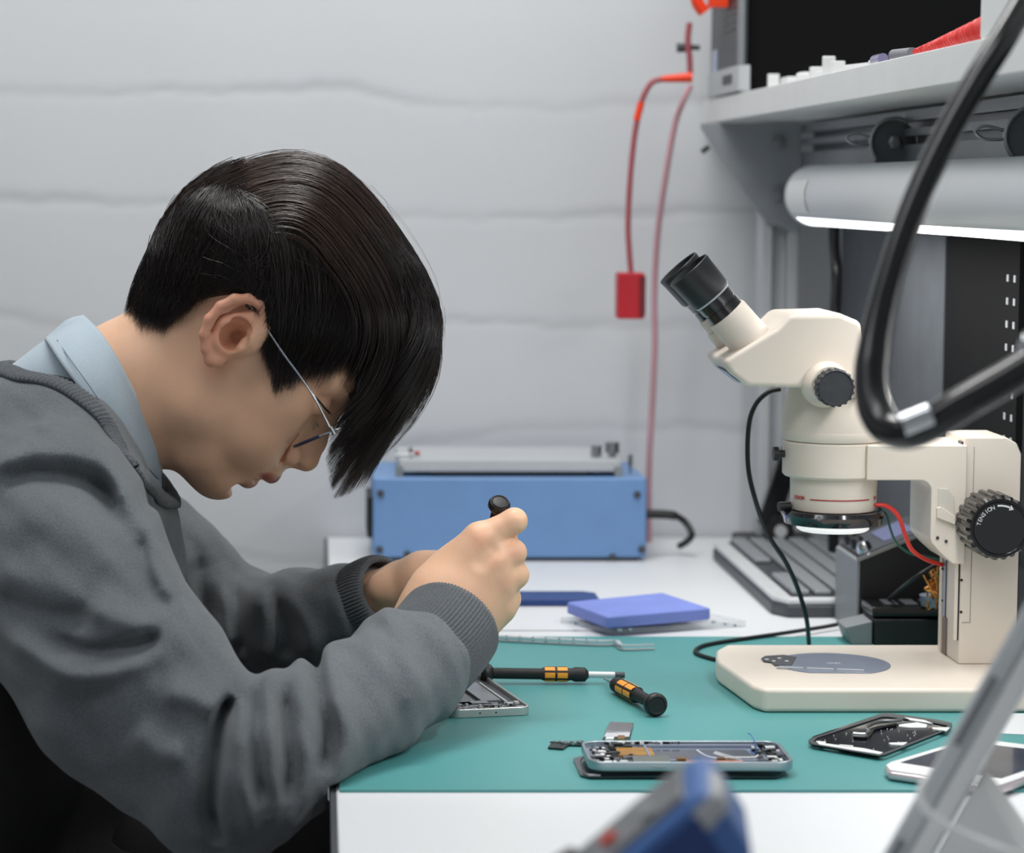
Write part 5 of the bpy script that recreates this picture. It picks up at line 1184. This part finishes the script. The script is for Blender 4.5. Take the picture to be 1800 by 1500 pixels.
build('seat', MB().lathe([(0, .16), (.01, .18), (.04, .185), (.06, .17)], (-.34, 2.09, .405), (0, 0, 1), 40), M['rubber'], sl_, smooth=True)
build('column', MB().cyl((-.34, 2.09, .08), (-.34, 2.09, .41), .025), M['chrome'], sl_, smooth=True)
for k in range(5):
    a = 2 * PI * k / 5; build('leg', MB().tube([(-.34, 2.09, .09), (-.34 + .26 * math.cos(a), 2.09 + .26 * math.sin(a), .02)], .018), M['black'], sl_, smooth=True)

# ---------------------------------------------------------------- eyeglasses
eg = thing('eyeglasses', 'thin silver wire eyeglasses worn by the person', 'glasses', H(560, 750, 0))
def lensP(t, w): return H(518 + 97 * t, 785 - 40 * t, w)
for s_ in (-1, 1):
    rim = []
    for k in range(33):
        a = 2 * PI * k / 32; rim.append(lensP(.5 + .5 * math.sin(a) * .98, s_ * (36 + 27 * math.cos(a))))
    fo = build('rim', MB().tube(rim, .0009, 8, 3), M['chrome'], eg, smooth=True)
    c_ = lensP(.5, 36 * s_); vs = [c_] + rim[:-1]
    build('lens', MB().add(vs, [(0, 1 + k, 1 + (k + 1) % 32) for k in range(32)]), mat('lens_glass', (245, 248, 250), .03, alpha=.12), eg)
    build('temple_arm', MB().tube([lensP(.72, 63 * s_), H(583, 757, 66 * s_), H(560, 712, 72 * s_), H(535, 672, 77 * s_), H(500, 625, 80 * s_), H(465, 572, 82 * s_), H(430, 530, 82 * s_), H(400, 540, 80 * s_)], .0010, 8), M['chrome'], eg, smooth=True)
    build('hinge', MB().tube([H(581, 750, 66.5 * s_), H(588, 763, 65 * s_)], .0018, 10), M['chrome'], eg, smooth=True)
    build('nose_pad', MB().tube([H(552, 746, 10 * s_), H(556, 752, 10 * s_)], .0028, 10), mat('pad_glass', (200, 190, 170), .2, alpha=.6), eg, smooth=True)
build('bridge', MB().tube([lensP(.6, -9), lensP(.72, -4), lensP(.72, 4), lensP(.6, 9)], .0009, 8), M['chrome'], eg, smooth=True)
build('half_rim', MB().tube([lensP(.02, -30), lensP(.0, -38), lensP(.04, -48), lensP(.2, -58), lensP(.45, -63)], .0014, 8), mat('blue_grey_rim', (62, 72, 98), .3, .5), eg, smooth=True)

# ---------------------------------------------------------------- screwdriver in the hand
A = G3(879, 882, 2.008); B = G3(832, 1075, 2.048)
ax_ = Vector((-.14, .60, -.78)).normalized()
A = A + Vector((0, 0, 0)); B = A + ax_ * .1
screwdriver('held_screwdriver', 'black screwdriver held upright in the raised fist, dished cap on top', A, B, .0088, .45, .72, .13)

# ---------------------------------------------------------------- hair
hairm = bpy.data.materials.new('black_hair'); hairm.use_nodes = True; nt = hairm.node_tree; pb = nt.nodes['Principled BSDF']
pb.inputs['Roughness'].default_value = .30; pb.inputs['Specular IOR Level'].default_value = .6
at_n = nt.nodes.new('ShaderNodeAttribute'); at_n.attribute_name = 'tone'; rr_ = nt.nodes.new('ShaderNodeValToRGB')
rr_.color_ramp.elements[0].color = (.0025, .0023, .0025, 1); rr_.color_ramp.elements[1].color = (.05, .021, .012, 1)
nt.links.new(at_n.outputs['Fac'], rr_.inputs['Fac']); nt.links.new(rr_.outputs['Color'], pb.inputs['Base Color'])
p = PXM
# solid under-layer of the hair
cv_ = Vol((-.20, 1.97, .90), (.10, 2.21, 1.20), .0022)
cv_.ell(H(484, 500), (207 * p, .081, 183 * p), AX, k=.004)
cv_.ell(H(418, 470), (128 * p, .078, 142 * p), AX, k=.02)
cv_.chain([H(400, 425), H(326, 490), H(275, 540)], [.046, .033, .020], .02, flat=(latf, .62))
cv_.chain([H(620, 420, 0), H(690, 500, 0), H(716, 590, 0), H(690, 680, 0), H(650, 740, 0)], [.030, .026, .021, .016, .008], .012, flat=(latf, .62))
UNCUT = halfwidth(cv_)
# cut away everything on the face side of the hairline, drawn in profile
poly = [(226, 540), (252, 566), (285, 572), (318, 540), (352, 524), (400, 514), (440, 512), (466, 535), (478, 590), (480, 640), (492, 664), (512, 655), (545, 640), (590, 628), (636, 612), (652, 660), (620, 740), (640, 790), (720, 760), (800, 640), (800, 200), (150, 200)]
PP = np.array([(at(x, y, YH).x, at(x, y, YH).z) for x, y in poly]); sl, (x, y, z) = cv_.blk(cv_.lo, cv_.lo + cv_.h * cv_.n)
X2, Z2 = np.broadcast_arrays(x[:, 0, :], z[0, :, :] if False else z[:, 0, :]); X2 = X2 + 0 * Z2
d2 = np.full(X2.shape, 1e9); ins = np.zeros(X2.shape, bool)
for i in range(len(PP)):
    a = PP[i]; b = PP[(i + 1) % len(PP)]; v = b - a; t = np.clip(((X2 - a[0]) * v[0] + (Z2 - a[1]) * v[1]) / (v @ v), 0, 1)
    d2 = np.minimum(d2, np.hypot(X2 - a[0] - t * v[0], Z2 - a[1] - t * v[1])); cond = ((a[1] > Z2) != (b[1] > Z2)) & (X2 < v[0] * (Z2 - a[1]) / (v[1] + 1e-12) + a[0]); ins ^= cond
sd = np.where(ins, -d2, d2)[:, None, :]; kk_ = .006
A_ = cv_.f; D_ = np.broadcast_to(sd, A_.shape).astype(np.float32); hh = np.maximum(kk_ - np.abs(A_ - D_), 0) / kk_; cv_.f = (np.maximum(A_, D_) + hh * hh * kk_ * .25).astype(np.float32)
# bangs mass
def colheight():
    # half-width of head and under-layer seen from the side, on a grid of x and z
    W_ = UNCUT.copy(); gx = cv_.lo[0] + cv_.h * np.arange(cv_.n[0]); gz = cv_.lo[2] + cv_.h * np.arange(cv_.n[2])
    ix = np.round((gx - HG[0][0]) / HG[1]).astype(int); iz = np.round((gz - HG[0][2]) / HG[1]).astype(int); ok = ((ix >= 0) & (ix < HW_.shape[0]))[:, None] & ((iz >= 0) & (iz < HW_.shape[1]))[None]
    hwm = HW_[np.clip(ix, 0, HW_.shape[0] - 1)][:, np.clip(iz, 0, HW_.shape[1] - 1)]; W_ = np.maximum(W_, np.where(ok & (hwm > 0), hwm + .002, 0))
    for _ in range(4):
        q = np.pad(W_, 1, mode='edge'); W_ = np.maximum(W_ * .93, (q[:-2, 1:-1] + q[2:, 1:-1] + q[1:-1, :-2] + q[1:-1, 2:] + q[1:-1, 1:-1]) / 5)
    return W_
WG = colheight()
HC = np.array([484., 505.]); F2 = np.array([.80, .60]); U2 = np.array([.60, -.80]); ea_, eb_, el_ = 218., 200., 88.
def side_w(P):
    a = (P[..., 0] - CX) / FPX; b = (CY - P[..., 1]) / FPX; yy = YH - .05; X = a * yy / (_cp + b * _sp); Z = EYE + (-_sp + b * _cp) * yy / (_cp + b * _sp)
    gx = np.clip((X - cv_.lo[0]) / cv_.h, 0, cv_.n[0] - 1.01); gz = np.clip((Z - cv_.lo[2]) / cv_.h, 0, cv_.n[2] - 1.01); i = gx.astype(int); j = gz.astype(int); u = gx - i; v = gz - j
    w = WG[i, j] * (1 - u) * (1 - v) + WG[i + 1, j] * u * (1 - v) + WG[i, j + 1] * (1 - u) * v + WG[i + 1, j + 1] * u * v
    return np.maximum(w * 1000 + 1.5, 8)
def strands(S2, Wd, R0, tone):
    # S2: (N,K,2) pixels, Wd: (N,K) mm, R0: (N,) radius
    N, K, _ = S2.shape
    a = (S2[..., 0] - CX) / FPX; b = (CY - S2[..., 1]) / FPX; dy = _cp + b * _sp; dz = -_sp + b * _cp; Y = YH + Wd / 1000
    P = np.stack([a * Y / dy, Y, EYE + dz * Y / dy], -1)
    T = np.gradient(P, axis=1); T /= np.linalg.norm(T, axis=-1, keepdims=True) + 1e-9
    ref = np.array([.3, 1, .2]); n1 = np.cross(T, ref); n1 /= np.linalg.norm(n1, axis=-1, keepdims=True) + 1e-9; n2 = np.cross(T, n1)
    t = np.linspace(0, 1, K); rad = R0[:, None] * (1 - .85 * t ** 2)[None]; V = []
    for k in range(3):
        an = 2 * PI * k / 3; V.append(P + rad[..., None] * (n1 * math.cos(an) + n2 * math.sin(an)))
    V = np.stack(V, 2).reshape(-1, 3)
    base = (np.arange(N)[:, None] * K + np.arange(K - 1)[None]).reshape(-1) * 3; F = []
    for k in range(3): F.append(np.stack([base + k, base + (k + 1) % 3, base + 3 + (k + 1) % 3, base + 3 + k], 1))
    return V, np.concatenate(F), np.repeat(tone, K * 3)
GS = [[(400, 288), (326, 340), (280, 400), (262, 442), (240, 490), (221, 548)], [(404, 294), (336, 362), (296, 430), (264, 510), (246, 572)],
      [(400, 300), (340, 400), (310, 480), (292, 545), (282, 584)], [(402, 304), (368, 400), (345, 470), (330, 520), (322, 556)],
      [(404, 308), (396, 400), (388, 460), (378, 495), (372, 516)], [(406, 310), (428, 390), (432, 450), (430, 485), (426, 506)],
      [(408, 310), (456, 376), (475, 460), (474, 540), (458, 610)], [(410, 330), (480, 385), (505, 470), (500, 580), (484, 688)],
      [(412, 326), (505, 375), (548, 460), (550, 570), (514, 680)], [(415, 320), (530, 365), (592, 450), (606, 550), (562, 662)],
      [(418, 315), (550, 355), (632, 445), (656, 540), (612, 650)], [(420, 308), (565, 345), (665, 445), (695, 560), (640, 680)],
      [(422, 300), (580, 335), (690, 445), (722, 570), (604, 734)], [(424, 292), (590, 325), (706, 440), (748, 590), (604, 788)],
      [(424, 290), (590, 320), (710, 440), (760, 600), (614, 836)],
      [(425, 285), (595, 312), (720, 440), (772, 600), (662, 816)]]
KG = 24
def rs2(P, n):
    Q = smooth_path([Vector((a, b, 0)) for a, b in P], 8); A = np.array([(q.x, q.y) for q in Q]); L = np.concatenate([[0], np.cumsum(np.linalg.norm(np.diff(A, axis=0), axis=1))])
    x = np.linspace(0, L[-1], n); return np.stack([np.interp(x, L, A[:, 0]), np.interp(x, L, A[:, 1])], 1)
GG = np.stack([rs2(g, KG) for g in GS])
def family(N, g0, g1, side, K=13, clump=220, spread=.16, tipj=.07, lift=6, seed=1, r=.00030, t0max=.62, kink=1.0):
    R = np.random.default_rng(seed); cu = R.uniform(g0, g1, clump); ci = R.integers(0, clump, N); u0 = cu[ci] + R.normal(0, spread * 2.2, N); u1 = cu[ci] + R.normal(0, spread, N)
    u0 = np.clip(u0, g0, g1 - 1e-3); u1 = np.clip(u1, g0, g1 - 1e-3)
    t0 = R.uniform(0, t0max, N); ctip = R.normal(0, tipj, clump) * np.where(cu < 10, .35, 1); t1 = np.clip(1 + ctip[ci] - np.abs(R.normal(0, tipj, N)) * .6, .6, 1.06); t0 = np.minimum(t0, t1 - .22)
    s = np.linspace(0, 1, K)[None]; t = t0[:, None] + (t1 - t0)[:, None] * s; u = u0[:, None] * (1 - s) + u1[:, None] * s
    ui = np.floor(u).astype(int); ui = np.clip(ui, 0, len(GS) - 2); fu = (u - ui)[..., None]; tt = np.clip(t, 0, 1.06) * (KG - 1); ti = np.clip(np.floor(tt).astype(int), 0, KG - 2); ft = (tt - ti)[..., None]
    A = GG[ui, ti] * (1 - ft) + GG[ui, ti + 1] * ft; B = GG[ui + 1, ti] * (1 - ft) + GG[ui + 1, ti + 1] * ft; P = A * (1 - fu) + B * fu
    ph = R.uniform(0, 6.28, N)[:, None]; am = R.normal(0, 2.4 * kink, N)[:, None]
    co = R.normal(0, 3.2 * kink, (clump, 1, 2))[ci]; cp_ = R.uniform(0, 6.28, clump)[ci][:, None]
    P = P + co * np.sin(s * 2.6 + cp_)[..., None] + (np.sin(s * 3.5 + ph) * am * s)[..., None] * np.array([.6, .8]) + R.normal(0, 1.5, (N, 1, 2))
    lay = R.uniform(0, 1, N)[:, None] ** 1.3; w = side_w(P)
    w = np.maximum(w, 0) + R.normal(0, 2.2, clump)[ci][:, None] + lift * (lay - .3) + np.sin(s * 2 + ph) * 1.2
    # hair that hangs free keeps its own distance from the middle
    wm = (R.uniform(2, 58, clump)[ci] + R.normal(0, 2.0, N))[:, None]; hang = np.clip((u - 10) / 2.5, 0, 1) * np.clip((t - .45) / .3, 0, 1)
    w = w * (1 - hang) + np.minimum(w + 30 * hang, wm + 6) * hang
    return P, side * w, R.uniform(.6, 1.15, N) * r, np.clip(R.normal(.15, .15, N), 0, 1)
fams = [family(8000, 5, 15, -1, seed=1, clump=260), family(5600, 0, 6.5, -1, seed=2, clump=500, spread=.5, t0max=.8, lift=5, r=.00028, kink=.7),
        family(2600, 8, 15, 1, seed=3, clump=140), family(3200, 0, 8, 1, seed=4, spread=.5, clump=200, t0max=.8), family(4200, 10.5, 15, -1, seed=5, clump=110, tipj=.10, spread=.07), family(2600, 12.5, 15, 1, seed=15, clump=70, tipj=.08, spread=.07),
        family(420, 2, 15, -1, seed=9, clump=400, spread=1.2, lift=16, r=.00013, tipj=.03, kink=4)]
# strands over the top, across the width
def topfam(N, seed, path=None, lo=.9):
    R = np.random.default_rng(seed); K = 14
    g = rs2(path or [(300, 400), (335, 350), (390, 305), (460, 276), (530, 268), (600, 292), (662, 350), (712, 420), (752, 500), (774, 580), (770, 660), (735, 735), (680, 800), (620, 848)], 60)
    cw = R.uniform(-78, 78, 160); ci = R.integers(0, 160, N); w0 = np.clip(cw[ci] + R.normal(0, 3, N), -80, 80)
    t0 = R.uniform(0, .6, N); ln = R.uniform(.25, .5, N); t1 = np.minimum(t0 + ln, 1 - np.abs(R.normal(0, .05, N)))
    s = np.linspace(0, 1, K)[None]; t = (t0[:, None] + (t1 - t0)[:, None] * s) * 59; ti = np.clip(np.floor(t).astype(int), 0, 58); ft = (t - ti)[..., None]
    P = g[ti] * (1 - ft) + g[ti + 1] * ft
    sc = np.sqrt(np.maximum(1 - (w0 / 88) ** 2, .05))[:, None]; fr = np.clip(t / 59, 0, 1); sc = sc * (1 - np.clip((fr - .5) / .4, 0, 1) * .25) + .25 * np.clip((fr - .5) / .4, 0, 1)
    dep = R.uniform(lo, 1.0, N)[:, None]
    P = HC + (P - HC) * (np.minimum(sc, 1) * dep)[..., None] + R.normal(0, 2, (N, 1, 2)) + (np.sin(s * 4 + R.uniform(0, 6, N)[:, None]) * R.normal(0, 2, N)[:, None])[..., None]
    return P, w0[:, None] * (1 + 0 * s), R.uniform(.6, 1.1, N) * .0003, np.clip(R.normal(.75, .3, N), 0, 1) * np.clip(1.5 - t0 * 2.2, .1, 1)  # browner towards the crown: the top highlight is put into the strand colour
fams.append(topfam(4200, 6)); fams.append(topfam(2600, 8, [(430, 272), (372, 298), (320, 338), (284, 392), (264, 440), (244, 490), (222, 545)], .95))
Vs = []; Fs = []; Ts = []; nn_ = 0
for P_, w_, r_, t_ in fams:
    v, f, tn = strands(P_, w_, r_, t_); Vs.append(v); Fs.append(f + nn_); Ts.append(tn); nn_ += len(v)
cm = cv_.mesh()
Vs.append(cm[0]); Fs.append(cm[1] + nn_); Ts.append(np.zeros(len(cm[0])))
hair = nmesh('hair', np.concatenate(Vs), np.concatenate(Fs), hairm, person)
ta = hair.data.attributes.new('tone', 'FLOAT', 'POINT'); ta.data.foreach_set('value', np.concatenate(Ts).astype(np.float32))
